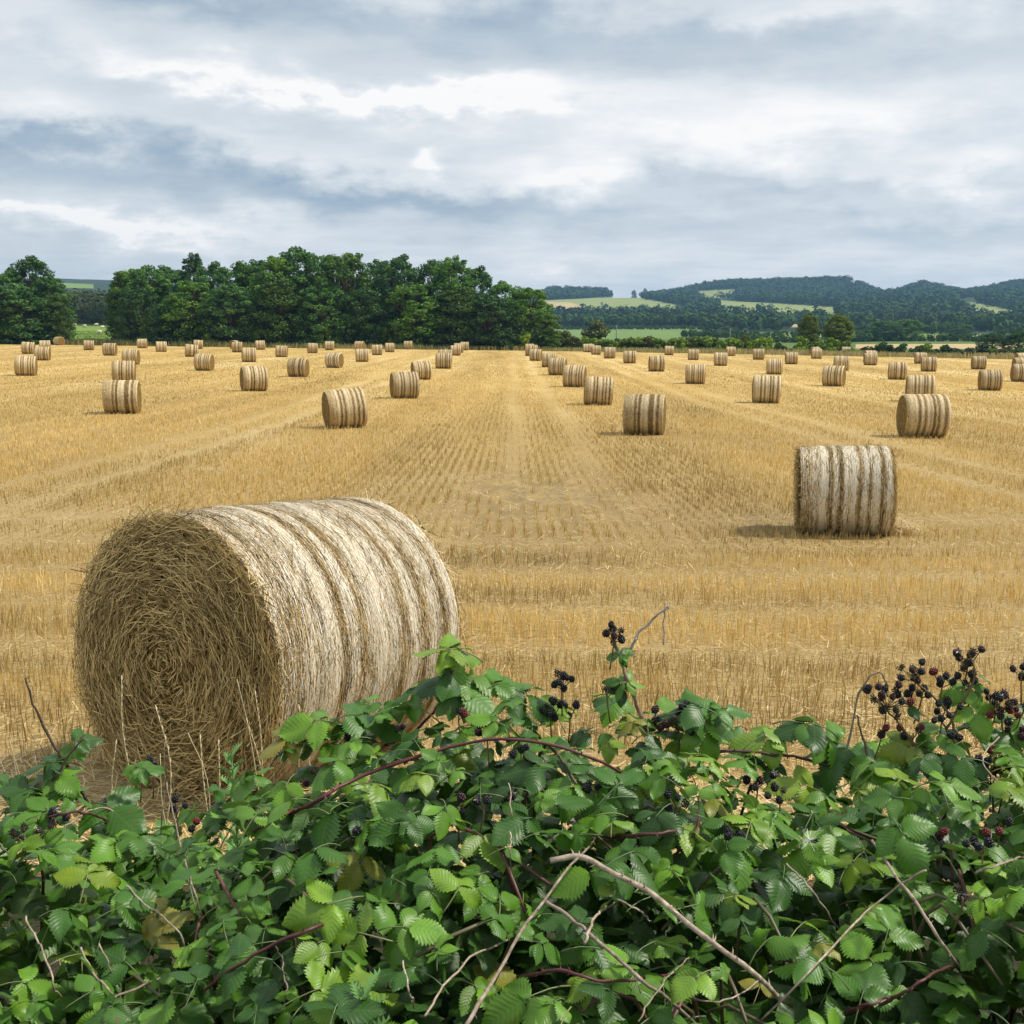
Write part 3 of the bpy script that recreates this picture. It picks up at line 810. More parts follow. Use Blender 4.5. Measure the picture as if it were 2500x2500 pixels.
# ------------------------------------------------------------------ woods, belts and hedgerows far off (each one mass)
def far_wood(name, pts, hmin, hmax, per, label, cA, cB, wide=.85, size=.30):
    """crowns of a far wood: leaf clump faces around every tree position, joined into one mass"""
    n = len(pts); h = rng.uniform(hmin, hmax, n)
    c = np.repeat(pts, per, 0); hh = np.repeat(h, per)
    m_ = len(c)
    d = unit(rng.normal(size=(m_, 3))); rr_ = rng.uniform(.5, 1, m_)
    p = c + d * rr_[:, None] * np.stack([hh * wide * .5, hh * wide * .5, hh * .48], 1) + np.stack([np.zeros(m_), np.zeros(m_), hh * .5], 1)
    nn = unit(d + rng.normal(size=(m_, 3)) * .16)
    a = unit(np.cross(nn, rng.normal(size=(m_, 3)))); b2 = np.cross(nn, a)
    s = hh[:, None] * size * rng.uniform(.7, 1.3, (m_, 1))
    V = np.stack([p + a * s * .6, p - a * s * .3 + b2 * s * .5, p - a * s * .3 - b2 * s * .5], 1).reshape(-1, 3)
    k_ = np.repeat(rng.random((n, 1)) * .6 + .4 * fbm(pts[:, 0] / 70, pts[:, 1] / 70, 5)[:, None], per, 0) * .8 + rng.random((m_, 1)) * .2
    C = (np.array(cA) * (1 - k_) + np.array(cB) * k_)
    me = mesh_np(name, V, None, np.arange(3 * m_).reshape(m_, 3), np.repeat(C, 3, 0), None, False, (M['far'],))
    o = link(name, me); tag(o, label, 'wood', kind='stuff'); return o
dA, dB = (.016, .046, .018), (.052, .105, .030)
n = 26000
r = np.sqrt(rng.uniform(1080 ** 2, 2460 ** 2, n)); a = rng.uniform(-.06, .50, n)
x, y = r * np.sin(a), r * np.cos(a); cv = cover_at(x, y)
qx, qy = pix(np.stack([x, y, land_z(x, y)], -1))
near_field = np.zeros(n, bool)
for _, poly in FIELDS:   # keep the crowns just below a field from covering it
    for dy_ in (3, 6, 9, 12, 15): near_field |= in_poly(qx, qy - dy_, poly)
notch = np.exp(-((qx - 2083) / 9) ** 2) * (r > 2150)
keep = (cv == 0) & (~near_field | (rng.random(n) < .05)) & (rng.random(n) > notch * 1.2) & ((qx > 1285) )
open_ = fbm(x / 260, y / 260, 12)
keep &= (open_ > .28)
x, y = x[keep], y[keep]
P = np.stack([x, y, land_z(x, y) - 1], 1)
far_wood('hillside_wood', P, 8, 16, 16, 'blue green woods covering the far hills', dA, dB)
# ridge line trees told apart against the sky
for i, (px, pt) in enumerate(((1700, 690), (1722, 684), (1745, 682), (1765, 681), (1783, 680), (1575, 703), (1548, 708), (1655, 701), (1610, 707))):
    Y = 2395.0; top = at(px, pt, Y); zb = float(land_z(top[0], Y))
    e = link('ridge_tree', None, None, (top[0], Y, zb - 2), (0, 0, i * 1.3), (1.35, 1.35, max(8, top[2] - zb + 2) / 16.3))
    tag(e, 'rounded tree standing on the skyline of the far ridge', 'tree', 'skyline trees on the ridge')
    link('crown', protos[(0, 2, 4)[i % 3]][0], e); link('trunk', protos[i % 5][1], e)
# tree belts and hedgerows in the valley
def belt(a0, a1, r0, r1, nn_, hmin, hmax, label, name='tree_belt', per=46, cA=dA, cB=dB, gap=.22, size=.26):
    a = rng.uniform(a0, a1, nn_); r = r0 + (r1 - r0) * rng.random(nn_) + 12 * np.sin(a * 23)
    k_ = fbm(a * 60, r * 0, int(r0)) > gap
    x, y = (r * np.sin(a))[k_], (r * np.cos(a))[k_]
    far_wood(name, np.stack([x, y, land_z(x, y) - .5], 1), hmin, hmax, per, label, cA, cB, .8, size)
mA, mB = (.020, .056, .016), (.068, .135, .030)
belt(.02, .21, 830, 960, 420, 7, 12, 'dark tree belt below the pale hill field', cA=mA, cB=mB, gap=.10)
belt(.17, .50, 760, 900, 420, 7, 12, 'dark belt of trees across the valley', cA=mA, cB=mB, gap=.30)
belt(.16, .50, 950, 1100, 420, 7, 11, 'far belt of trees at the foot of the hills', gap=.34)
belt(.03, .20, 770, 790, 240, 2.2, 4.0, 'dark hedgerow behind the green crop', 'hedgerow', 30, mA, mB, .1)
belt(.15, .34, 545, 565, 200, 2.5, 5.0, 'hedgerow crossing the valley floor', 'hedgerow', 30, mA, mB, .15)
belt(.19, .50, 430, 446, 260, 2.0, 4.2, 'hedgerow along the top of the tan field', 'hedgerow', 36, mA, mB, .12)
belt(.30, .50, 650, 690, 160, 5, 8, 'line of trees in the valley behind the tan field', 'tree_belt', 40, mA, mB, .3)
belt(.0, .18, 262, 300, 420, 1.2, 2.6, 'low green weeds along the crop edge', 'weed_strip', 24, (.06, .13, .02), (.17, .27, .03), .05)
belt(-.50, -.26, 432, 520, 260, 9, 15, 'woodland behind the sheep pasture', 'tree_belt', 240, (.030, .050, .020), (.075, .095, .034), .1, .10)
belt(-.50, -.30, 640, 700, 130, 9, 14, 'hill wood above the sheep pasture', 'tree_belt', 40, dA, dB, .2)

# ------------------------------------------------------------------ sheep, gate, poles, farm buildings
def box(acc, c, s, rz=0, C=None):
    c = np.asarray(c, float); s = np.asarray(s, float) * .5
    v = np.array([[i, j, k_] for i in (-1, 1) for j in (-1, 1) for k_ in (-1, 1)], float) * s
    q = np.array([[math.cos(rz), -math.sin(rz), 0], [math.sin(rz), math.cos(rz), 0], [0, 0, 1]])
    v = v @ q.T + c
    acc.add(v, [(0, 1, 3, 2), (4, 6, 7, 5), (0, 4, 5, 1), (2, 3, 7, 6), (0, 2, 6, 4), (1, 5, 7, 3)], None, C)
def sheep_mesh():
    ac = Acc()
    # fleece body, neck and head swept along one spine; legs tapered, all joined
    sp = [(-.50, 0, .62), (-.42, 0, .66), (-.2, 0, .68), (.1, 0, .68), (.34, 0, .68), (.46, 0, .62), (.56, 0, .48), (.64, 0, .33), (.72, 0, .22), (.78, 0, .14)]
    tube(ac, sp, [.08, .24, .29, .30, .27, .20, .13, .10, .085, .05], 9, (.70, .64, .50))
    for sx in (-.32, .28):
        for sy in (-.13, .13):
            tube(ac, [(sx, sy, .55), (sx - .02, sy, .28), (sx, sy, .0)], [.09, .05, .04], 6, (.45, .40, .30))
    for sy in (-1, 1): tube(ac, [(.64, sy * .06, .32), (.60, sy * .17, .30)], [.04, .02], 5, (.5, .45, .35))
    return ac.mesh('sheep', M['fleece'], True)
sm = sheep_mesh()
for i, (px, py, rz, lb) in enumerate(((181, 797, .4, 'white sheep grazing beside the dark clump of trees'), (207, 801, 2.9, 'white sheep grazing near the upper edge of the pasture'),
                                      (236, 797, 3.3, 'broad white sheep standing side on at the upper edge of the pasture'), (250, 804, .7, 'white sheep grazing nearest the wood edge'),
                                      (243, 818, 3.0, 'white sheep grazing low in the pasture above the gate'))):
    Y = 200.0
    for _ in range(400):
        p = at(px, py, Y)
        if p[2] <= land_z(p[0], Y): break
        Y += .7
    tag(link('sheep', sm, None, (p[0], Y, float(land_z(p[0], Y))), (0, 0, rz), (1.15,) * 3), lb, 'sheep', 'sheep in the pasture')
Y = 183.2
g0, g1 = at(163, 835, Y), at(262, 835, Y)
ge = link('field_gate', None, None, ((g0[0] + g1[0]) / 2, Y, float(land_z((g0[0] + g1[0]) / 2, Y))))
tag(ge, 'dark wooden post and rail gate closing the gap to the pasture', 'gate')
Lg = g1[0] - g0[0]
for i in range(5):
    ac = Acc(); box(ac, (0, 0, .55), (.16 if i in (0, 3) else .1, .14, 1.35 if i in (0, 3) else 1.1), 0, (.05, .045, .035))
    link('post', ac.mesh('post', M['plain']), ge, (-Lg / 2 + Lg * (0, .25, .5, .74, 1)[i], 0, .1))
for i, zz_ in enumerate((.35, .62, .9, 1.12)):
    ac = Acc(); box(ac, (0, 0, 0), (Lg * .74, .06, .07), 0, (.06, .055, .04)); link('rail', ac.mesh('rail', M['plain']), ge, (-Lg / 2 + Lg * .37, -.12, zz_))
for (px, pb, pt, Y, lb) in ((1505, 818, 794, 330, 'thin grey utility pole rising from the green crop near the olive bush'), (1783, 832, 801, 300, 'thin grey utility pole behind the bright hedge')):
    b0 = at(px, pt, Y); zb = float(land_z(b0[0], Y)); h = b0[2] - zb
    e = link('utility_pole', None, None, (b0[0], Y, zb)); tag(e, lb, 'pole')
    ac = Acc(); tube(ac, [(0, 0, -.3), (0, 0, h * .5), (0, 0, h)], [.16, .14, .11], 7, (.22, .20, .18)); link('shaft', ac.mesh('shaft', M['plain']), e)
    ac = Acc(); box(ac, (0, 0, h - .35), (1.3, .12, .12), .3, (.2, .18, .16)); link('crossarm', ac.mesh('crossarm', M['plain']), e)
def house(px, py, Y, wdt, dep, hgt, rz, wall_c, roof_c, label, nwin=3):
    p = at(px, py, Y); zb = float(land_z(p[0], Y))
    e = link('farm_building', None, None, (p[0], Y, zb), (0, 0, rz)); tag(e, label, 'building')
    ac = Acc(); box(ac, (0, 0, hgt / 2 - .5), (wdt, dep, hgt + 1), 0, wall_c)
    hw, hd, rh = wdt / 2, dep / 2, dep * .38
    ac.add([(-hw, -hd, hgt), (-hw, hd, hgt), (-hw, 0, hgt + rh), (hw, -hd, hgt), (hw, hd, hgt), (hw, 0, hgt + rh)], None, [(0, 2, 1), (3, 4, 5)], wall_c)
    link('wall', ac.mesh('wall', M['plain']), e)
    ac = Acc(); o_ = .35
    for s in (-1, 1):
        sl = rh / hd
        ac.add([(-hw - o_, s * (hd + o_), hgt - o_ * sl + .05), (hw + o_, s * (hd + o_), hgt - o_ * sl + .05), (hw + o_, 0, hgt + rh + .05), (-hw - o_, 0, hgt + rh + .05),
                (-hw - o_, s * (hd + o_), hgt - o_ * sl + .25), (hw + o_, s * (hd + o_), hgt - o_ * sl + .25), (hw + o_, 0, hgt + rh + .25), (-hw - o_, 0, hgt + rh + .25)],
               [(0, 1, 2, 3), (4, 7, 6, 5), (0, 4, 5, 1), (1, 5, 6, 2), (0, 3, 7, 4)], None, roof_c)
    link('roof', ac.mesh('roof', M['plain']), e)
    for i in range(nwin):
        ac = Acc(); box(ac, (0, 0, 0), (wdt * .12, .1, hgt * .28), 0, (.05, .06, .07))
        link('window', ac.mesh('window', M['plain']), e, (-hw + wdt * (i + .5) / nwin, -hd - .03, hgt * .6))
house(2232, 772, 1180, 9, 6, 4.2, .2, (.75, .74, .70), (.55, .55, .55), 'white farmhouse with pale roof below the bright green hill field')
house(2395, 792, 905, 16, 7, 3.2, .1, (.74, .73, .70), (.60, .60, .60), 'long white barn in the valley among trees')
house(2370, 793, 910, 9, 6, 3.0, -.2, (.70, .66, .60), (.42, .30, .24), 'small pale cottage with brown roof beside the long barn')
house(2415, 791, 915, 7, 6, 3.4, .5, (.76, .75, .72), (.35, .35, .37), 'small white house with dark roof by the long barn')
house(1345, 800, 520, 6, 5, 2.6, .3, (.66, .60, .48), (.40, .33, .25), 'pale shed in the trees past the end of the wood')

# ------------------------------------------------------------------ straw bales
BD, BW = 1.36, 1.30     # diameter, width
BR = BD / 2
def bale_profile(x, seed):
    """radius along the axis: rounded shoulders, net bands pulled in, straw bulging between"""
    q = np.abs(x) / (BW / 2)
    sh = np.where(q > .93, -.045 * ((q - .93) / .07) ** 2, 0)
    return BR * (1 - .006 * (1 - np.cos(x * 38 + seed)) + .006 * np.sin(x * 13 + seed * 2) - .008 * q ** 2) + sh
def bale_side(seed, nx, na, rough):
    x = np.linspace(-BW / 2, BW / 2, nx); a = np.linspace(0, 2 * np.pi, na, endpoint=False)
    A, X = np.meshgrid(a, x)
    r = bale_profile(X, seed) + rough * (fbm(X * 6 + 3, np.cos(A) * 2 + np.sin(A) * 3 + seed, seed) - .5)
    V = np.stack([X, r * np.sin(A), r * np.cos(A)], -1).reshape(-1, 3)
    i = np.arange(nx * na).reshape(nx, na); j = np.roll(i, -1, 1)
    Q = np.stack([i[:-1], j[:-1], j[1:], i[1:]], -1).reshape(-1, 4)
    return mesh_np('net_wrap', V, Q, None, None, None, True, (M['wraps'][int(seed) % 4],)), r
def bale_end(seed, sgn, nr, na, rough):
    rad = np.linspace(0.02, 1, nr); a = np.linspace(0, 2 * np.pi, na, endpoint=False)
    A, Rd = np.meshgrid(a, rad)
    edge = bale_profile(np.array([BW / 2]), seed)[0] - .002
    x = BW / 2 + .03 * (1 - Rd ** 4) + rough * (fbm(Rd * 7 + A * .16, np.sin(A) * 1.5 + seed, seed + 3) - .5) * (1 - Rd ** 12)
    V = np.stack([sgn * x, Rd * edge * np.sin(A), Rd * edge * np.cos(A)], -1).reshape(-1, 3)
    i = np.arange(nr * na).reshape(nr, na); j = np.roll(i, -1, 1)
    Q = np.stack([i[:-1], i[1:], j[1:], j[:-1]], -1).reshape(-1, 4)
    if sgn < 0: Q = Q[:, ::-1]
    V = np.concatenate([V, [[sgn * (BW / 2 + .03), 0, 0]]]); c = len(V) - 1
    T = np.stack([np.full(na, c), i[0], j[0]], -1)
    if sgn < 0: T = T[:, ::-1]
    return mesh_np('end_face', V, Q, T, None, None, True, (M['end'],))
bale_sets = []
for s in range(4):
    sd_ = float(s)
    bale_sets.append((bale_side(sd_, 30, 48, .02)[0], bale_end(sd_, 1, 8, 48, .05), bale_end(sd_, -1, 8, 48, .05)))
def ground_hit(px, py):
    d = ray(px, py); lo, hi = 2.0, 200.0; prev = 2.0
    for Y in np.geomspace(2.0, 210, 1400):
        p = np.array([0, 0, CAMZ]) + d * (Y / d[1])
        if p[2] <= field_z(p[0], Y): return p
    return p
def fuzz(parent, n_side, n_end, seed, big=False):
    """loose straw ends standing off the wrap and the coiled straw of the ends"""
    global rng
    kr = rng; rng = np.random.default_rng(900 + seed)
    # coiled straws on both ends
    for sgn in (-1, 1):
        n = n_end if (sgn < 0 or not big) else n_end // 6
        rr_ = BR * np.sqrt(rng.uniform(.0005, .97, n)); a = rng.uniform(0, 2 * np.pi, n)
        ca, sa = np.cos(a), np.sin(a)
        tan = np.stack([np.zeros(n), ca, -sa], 1); rad3 = np.stack([np.zeros(n), sa, ca], 1)
        L_ = rng.uniform(.05, .22, n) * np.clip(rr_ / .35, .35, 1.0)
        D = tan + rad3 * rng.normal(0, .42, (n, 1)) + np.array([sgn, 0, 0]) * rng.normal(.05, .16, (n, 1))
        wild = rng.random(n) < .13
        D[wild] = rng.normal(size=(wild.sum(), 3)) * np.array([.45, 1, 1])
        P = rad3 * rr_[:, None]; P[:, 0] = sgn * (BW / 2 + .03 * (1 - (rr_ / BR) ** 4) + rng.uniform(-.004, .045, n))
        C = straw_cols(n, (.12, .072, .016), (1.0, .76, .34), 1.35)
        o = link('coiled_straw', straws(P, D, L_, rng.uniform(.0022, .0046, n) * (1 if big else 2.0), C, 'coiled_straw', M['straw'],
                                        np.tile([sgn, 0, 0], (n, 1)).astype(float), .05), parent, (0, 0, BR - .035))
        o['kind'] = 'stuff'
    # strands of net and straw round the barrel
    n = n_side
    x = rng.uniform(-BW / 2, BW / 2, n); a0 = rng.uniform(0, 2 * np.pi, n)
    bandv = band_value(x / BW + .5 + .012 * np.sin(a0 * 3 + 1) + rng.normal(0, .012, n), (seed % 4) * 2.3 + 1)
    white = rng.random(n) < np.clip(bandv * 1.5 - .55, .03, .90)
    keep = rng.random(n) < np.where(white, .9, .42)
    x, a0, white = x[keep], a0[keep], white[keep]; n = len(x)
    seg = 5
    span = np.where(white, rng.uniform(.12, .55, n), rng.uniform(.06, .22, n)) 
    slope = np.where(white, rng.normal(0, .012, n), rng.normal(0, .05, n))
    lift = np.where(white, rng.uniform(.002, .010, n), rng.uniform(-.002, .014, n))
    w_ = np.where(white, rng.uniform(.0012, .0026, n), rng.uniform(.0016, .0034, n)) * (1 if big else 2.2)
    V = []
    ph = rng.uniform(0, 6.28, n)
    for k_ in range(seg):
        q = k_ / (seg - 1) - .5
        a = a0 + q * span; xx = x + slope * q + .004 * np.sin(a * 30 + ph)
        r = bale_profile(np.clip(xx, -BW / 2, BW / 2), seed) + lift + (rng.uniform(0, .012, n) * (k_ in (0, seg - 1)) * ~white)
        for s in (-.5, .5): V.append(np.stack([xx + s * w_, r * np.sin(a), r * np.cos(a)], 1))
    V = np.stack(V, 1).reshape(-1, 3)
    base = np.arange(n)[:, None] * (2 * seg)
    Q = np.concatenate([base + np.array([2 * k_, 2 * k_ + 1, 2 * k_ + 3, 2 * k_ + 2]) for k_ in range(seg - 1)], 0)
    kk = rng.random((n, 1))
    Cw = np.array([.72, .58, .35]) * (1 - kk) + np.array([1.0, .96, .85]) * kk
    Cs = np.array([.075, .045, .013]) * (1 - kk) + np.array([.58, .41, .17]) * kk
    C = np.where(white[:, None], Cw, Cs)
    o = link('wrap_strands', mesh_np('wrap_strands', V, Q, None, np.repeat(C, 2 * seg, 0), None, False, (M['net'],)), parent, (0, 0, BR - .035)); o['kind'] = 'stuff'
    # straw bristling from the shoulders
    n = 900 if big else 240
    a = rng.uniform(0, 2 * np.pi, n); sgn = np.where(rng.random(n) < .5, -1., 1.)
    rad3 = np.stack([np.zeros(n), np.sin(a), np.cos(a)], 1); tan = np.stack([np.zeros(n), np.cos(a), -np.sin(a)], 1)
    P = rad3 * (BR - .012); P[:, 0] = sgn * (BW / 2 - .01)
    D = tan * rng.normal(0, 1, (n, 1)) + rad3 * np.abs(rng.normal(.25, .3, (n, 1))) + np.array([1., 0, 0]) * (sgn * np.abs(rng.normal(.3, .4, n)))[:, None]
    o = link('bristling_straw', straws(P, D, rng.uniform(.05, .16, n), np.full(n, .0035 if big else .006), straw_cols(n), 'bristling_straw', M['straw'], rad3, .08), parent, (0, 0, BR - .035))
    o['kind'] = 'stuff'
    rng = kr
def make_bale(P, yaw, roll, tilt, vset, label, group, size=1.0):
    e = link('straw_bale', None, None, (P[0], P[1], P[2]), (0, tilt, yaw)); e.scale = (size,) * 3
    tag(e, label, 'straw bale', group)
    s = bale_sets[vset]
    for nm, me in zip(('net_wrap', 'end_face', 'end_face'), s):
        link(nm, me, e, (0, 0, BR - .035), (roll, 0, 0))
    return e
# every bale: x0, x1, y-foot as measured, turn (deg, + shows the end towards the wood side), extra tilt
FAR = 'small distant straw bale near the far end of the stubble'
MIDL = 'striped straw bale in the rows over the middle of the field'
bales = [
 (35, 89, 917, 0, 2, None), (50, 87, 864, 0, 3, None), (95, 125, 856, 0, 0, 'half hidden bale behind another by the pasture gap'), (84, 123, 880, 0, 0, None),
 (130, 158, 843, -55, 0, 'bale with its round end turned outward beside the gate posts'), (201, 232, 855, 0, 2, 'bale standing alone below the pasture gate'), (251, 285, 868, 0, 0, None), (300, 340, 890, 0, -2, None),
 (271, 332, 934, -4, 1, 'bale half hidden directly behind the round bale with warm lit end'), (250, 345, 1010, -6, 1, 'round bale in front of a partly hidden bale, warm lit end just showing'),
 (335, 360, 850, 0, 0, None), (380, 407, 859, 6, 1, None), (448, 484, 871, 4, 4, None), (470, 497, 852, -3, 2, None), (473, 523, 905, -18, 1, None),
 (560, 584, 852, 70, 0, 'bale seen end on behind another bale at the foot of the wood'), (565, 594, 860, 0, 1, None), (590, 625, 884, 5, 0, None), (621, 650, 854, -4, 0, None),
 (589, 650, 955, 8, 0, 'upright looking bale with narrow stripes and no end showing'), (669, 705, 872, -5, 2, None), (698, 757, 920, -14, 1, 'bale turned so its golden round end shows beside narrow stripes'),
 (749, 776, 862, 4, 1, None), (791, 819, 855, -8, 0, None), (793, 839, 898, -20, 0, 'smaller bale with golden end turned to the light'), (785, 903, 1045, 13, -4, 'tilted bale leaning to one side with ragged shaded end'),
 (864, 892, 855, -22, 0, None), (867, 901, 883, 3, 0, None), (906, 935, 867, 2, 1, None), (939, 964, 860, 2, 0, None), (984, 1010, 853, -12, 0, None),
 (954, 1021, 973, 8, 1, 'bale of the line beside the bare strip, standing before a turned bale'), (1001, 1057, 927, 11, -1, 'turned bale half covered by the bale in front of it, shaded end showing'),
 (1064, 1101, 900, 4, 0, None), (1070, 1103, 887, 3, 0, None), (1098, 1127, 868, 3, 0, None), (1107, 1132, 861, 3, 0, None), (1123, 1145, 855, 0, 0, None),
 (1281, 1305, 861, -2, 0, None), (1284, 1307, 869, -3, 0, None), (1289, 1312, 866, -3, 0, None), (1291, 1325, 881, -12, 0, None), (1322, 1358, 897, -4, 0, None),
 (1338, 1385, 916, -8, 2, 'third bale of the curving line, its lit end glowing gold'), (1373, 1431, 945, -8, 3, 'second bale of the curving line with a narrow golden end'),
 (1424, 1495, 989, 1, 4, 'slightly tipped bale heading the curving line of bales'), (1521, 1626, 1061, -6, 1, 'stout striped bale on its own past the bare patch, golden edge'),
 (1425, 1443, 860, 2, 0, None), (1430, 1452, 860, 0, 0, None), (1443, 1467, 866, 2, 1, None), (1475, 1502, 875, 0, 0, None), (1484, 1512, 857, 38, 0, 'turned bale with shaded end before the green hedge'),
 (1522, 1553, 887, 0, 1, None), (1558, 1588, 858, 52, 0, 'bale turned well round, its dark end against the green hedge'), (1584, 1622, 907, 0, 0, None), (1621, 1646, 867, 0, 0, None), (1678, 1708, 879, 0, 0, None),
 (1672, 1723, 937, 0, 0, None), (1743, 1776, 893, 0, 0, None), (1772, 1796, 869, 0, 0, None), (1838, 1867, 878, -6, 0, None), (1871, 1911, 914, 0, 0, None),
 (1839, 1903, 984, 0, 0, 'striped bale standing alone two rows from the stout bale'), (1916, 1949, 889, 0, 0, None), (1974, 2006, 868, 30, 0, 'turned bale peeping from behind another under the yellow green trees'), (1980, 2007, 876, 0, 0, None),
 (2054, 2077, 867, 0, 0, None), (2036, 2071, 905, 0, 2, None), (2011, 2061, 943, -12, 0, 'bale with thin golden end overlapping the foot of a farther bale'), (2109, 2140, 882, 16, 0, None), (2109, 2142, 892, 8, 0, None),
 (2169, 2213, 927, 0, 0, None), (2233, 2262, 888, 4, 0, None), (2248, 2288, 907, 2, 0, None), (2211, 2282, 981, 4, 0, 'plain weathered bale rising directly behind a bigger bale'),
 (2193, 2314, 1068, 12, 0, 'big shaggy bale with shaded end, another bale right behind it'), (2373, 2406, 902, 6, 0, None), (2391, 2445, 953, 8, 0, 'bale standing just in front of a small square looking bale'),
 (2476, 2512, 889, 22, 0, None), (2469, 2514, 905, 18, 0, None), (2467, 2520, 932, 10, 0, None)]
bale_pos = []
for i, (x0, x1, yb, turn, tilt, lb) in enumerate(bales):
    p = ground_hit((x0 + x1) / 2, yb)
    p[1] += .12; p[2] = float(field_z(p[0], p[1]))
    bearing = math.atan2(p[0], p[1])
    far = p[1] > 95
    vis = 'its golden sunlit end showing' if turn <= -5 or (turn == 0 and x0 < 640) else ('its shaded end showing' if turn >= 5 else 'only its striped side showing')
    FAR = 'small distant straw bale %s, %s' % ('before the dark wood' if x0 < 1320 else 'before the green hedge', vis)
    MIDL = 'striped straw bale in the rows over mid field, %s' % vis
    e = make_bale(p, R(turn if lb or turn else (-9 if x0 < 640 else (-5 if x0 < 1400 else 3))) - bearing * .92 + R(random.gauss(0, 2.0)), random.uniform(0, 6.28), R(tilt + random.gauss(0, .8)), random.randrange(4), lb or (FAR if far else MIDL),
              None if lb else ('far bales' if far else 'bales in the middle of the field'), random.uniform(.95, 1.02))
    bale_pos.append(p)
# the nearest two carry their own loose straw
p = ground_hit(2072, 1308); p[1] += .3; p[2] = float(field_z(p[0], p[1]))
e = make_bale(p, R(5) - math.atan2(p[0], p[1]), .4, R(-1.5), 1, 'pale striped bale standing clear with a clump of loose straw at its foot', None, .93)
fuzz(e, 15000, 2500, 1)
hp = p + np.array([.74, -.10, 0])
n = 420; q = rng.normal(0, 1, (n, 3)) * np.array([.17, .13, .05]); q[:, 2] = np.abs(q[:, 2]) * np.exp(-q[:, 0] ** 2 * 6) * 1.6 + .03
D = rng.normal(size=(n, 3)) * np.array([1, 1, .45])
o = link('straw_heap', straws(q, D, rng.uniform(.08, .26, n), np.full(n, .007), straw_cols(n), 'straw_heap', M['straw'], None, .1), None, (hp[0], hp[1], float(field_z(hp[0], hp[1]))))
tag(o, 'small heap of loose straw against the foot of the clear standing bale', 'straw heap')
NB = np.array([-1.235, 5.44]); nb_yaw = math.atan2(.839, .545)
p = np.array([NB[0], NB[1], float(field_z(*NB)) - .02])
e = make_bale(p, nb_yaw, 2.0, R(4.0), 0, 'huge round straw bale behind the brambles with its coiled straw end in full view', None, 1.025)
fuzz(e, 48000, 8500, 0, True)
near_bale = e

# ------------------------------------------------------------------ brambles in front
CREST_X = np.array([-600, -100, 0, 100, 200, 280, 400, 480, 560, 640, 740, 850, 950, 1020, 1100, 1200, 1300, 1400, 1500, 1600, 1700, 1780, 1850, 1950, 2020, 2100, 2160, 2230, 2300, 2400, 2500, 2600, 3100.])
CREST_Y = np.array([1960, 1950, 1955, 1950, 1960, 2030, 2050, 1995, 1950, 1915, 1850, 1795, 1770, 1735, 1705, 1705, 1725, 1765, 1785, 1785, 1800, 1850, 1895, 1915, 1925, 1905, 1870, 1845, 1825, 1800, 1790, 1790, 1790.])
YC = 2.15
_cp = np.array([at(a, b, YC) for a, b in zip(CREST_X, CREST_Y)])
def crest_z(x_at): return np.interp(x_at, _cp[:, 0], _cp[:, 2])
def bush_z(x, y):
    x = np.asarray(x, float); y = np.asarray(y, float)
    xe = x * YC / np.maximum(y, .9)
    zc = crest_z(np.where(y < YC, x * .35 + xe * .65, x))
    zf = np.minimum(CAMZ - .93, zc - .10)
    t_ = (YC - y) / .9
    z = np.where(t_ >= 0, zc + (zf - zc) * np.clip(t_, 0, 1.6), zc - 3.2 * (t_ * .9) ** 2)
    return z + (fbm(x * 4.2, y * 4.2, 71, 3) - .5) * .20 * sstep(-.05, .3, t_)
def on_bush(px, py, lift=0.03):
    d = ray(px, py)
    for Y in np.linspace(.9, 2.6, 500):
        p = np.array([0, 0, CAMZ]) + d * (Y / d[1])
        if p[2] <= bush_z(p[0], Y) + lift: return p
    return at(px, py, YC)

def leaflet(L, Wd, seed, n=24, m=3):
    """one toothed, pleated bramble leaflet; base at the origin, tip along +Y"""
    rs = np.random.default_rng(seed)
    t_ = np.linspace(0, 1, n + 1)
    w_ = Wd * .5 * np.sin(np.pi * np.clip(t_, 0, 1) ** .78) ** .72 * (1 - .35 * t_ ** 3)
    w_[0] = Wd * .02; w_[-1] = Wd * .008
    teeth = 1 + .12 * np.where(np.arange(n + 1) % 2 == 0, -1, 1) * (t_ > .04) * (t_ < .97) + rs.normal(0, .02, n + 1)
    s = np.linspace(-1, 1, 2 * m + 1)
    T, S = np.meshgrid(t_, s, indexing='ij')
    edge = np.where(np.abs(S) > .99, teeth[:, None], 1.0)
    Xl = S * w_[:, None] * edge
    fwd = .10 * np.abs(S) * L * .35
    Yl = T * L + fwd * np.sin(np.pi * T)
    curl, fold = rs.uniform(.02, .30), rs.uniform(.05, .45)
    Zl = -curl * T ** 2 * L + fold * np.abs(Xl) - .35 * np.abs(Xl) ** 2 / (Wd * .5)
    Zl += .0050 * L * np.abs(S) ** .7 * np.cos(2 * np.pi * 9 * (T - .2 * np.abs(S))) * np.sin(np.pi * T) ** .5
    Zl += rs.uniform(-.10, .10) * L * np.sin(T * 5 + rs.uniform(0, 6)) * S + rs.uniform(.0, .05) * L * np.sin(T * 9 + S * 3 + rs.uniform(0, 6)) * np.abs(S)
    V = np.stack([Xl, Yl, Zl], -1).reshape(-1, 3)
    i = np.arange(V.shape[0]).reshape(n + 1, 2 * m + 1)
    Q = np.stack([i[:-1, :-1], i[:-1, 1:], i[1:, 1:], i[1:, :-1]], -1).reshape(-1, 4)
    UV = np.stack([T, S * .5 + .5], -1).reshape(-1, 2)
    return V, Q, UV
def rot_z(v, a):
    c, s = math.cos(a), math.sin(a); return v @ np.array([[c, s, 0], [-s, c, 0], [0, 0, 1]])
def rot_x(v, a):
    c, s = math.cos(a), math.sin(a); return v @ np.array([[1, 0, 0], [0, c, s], [0, -s, c]])
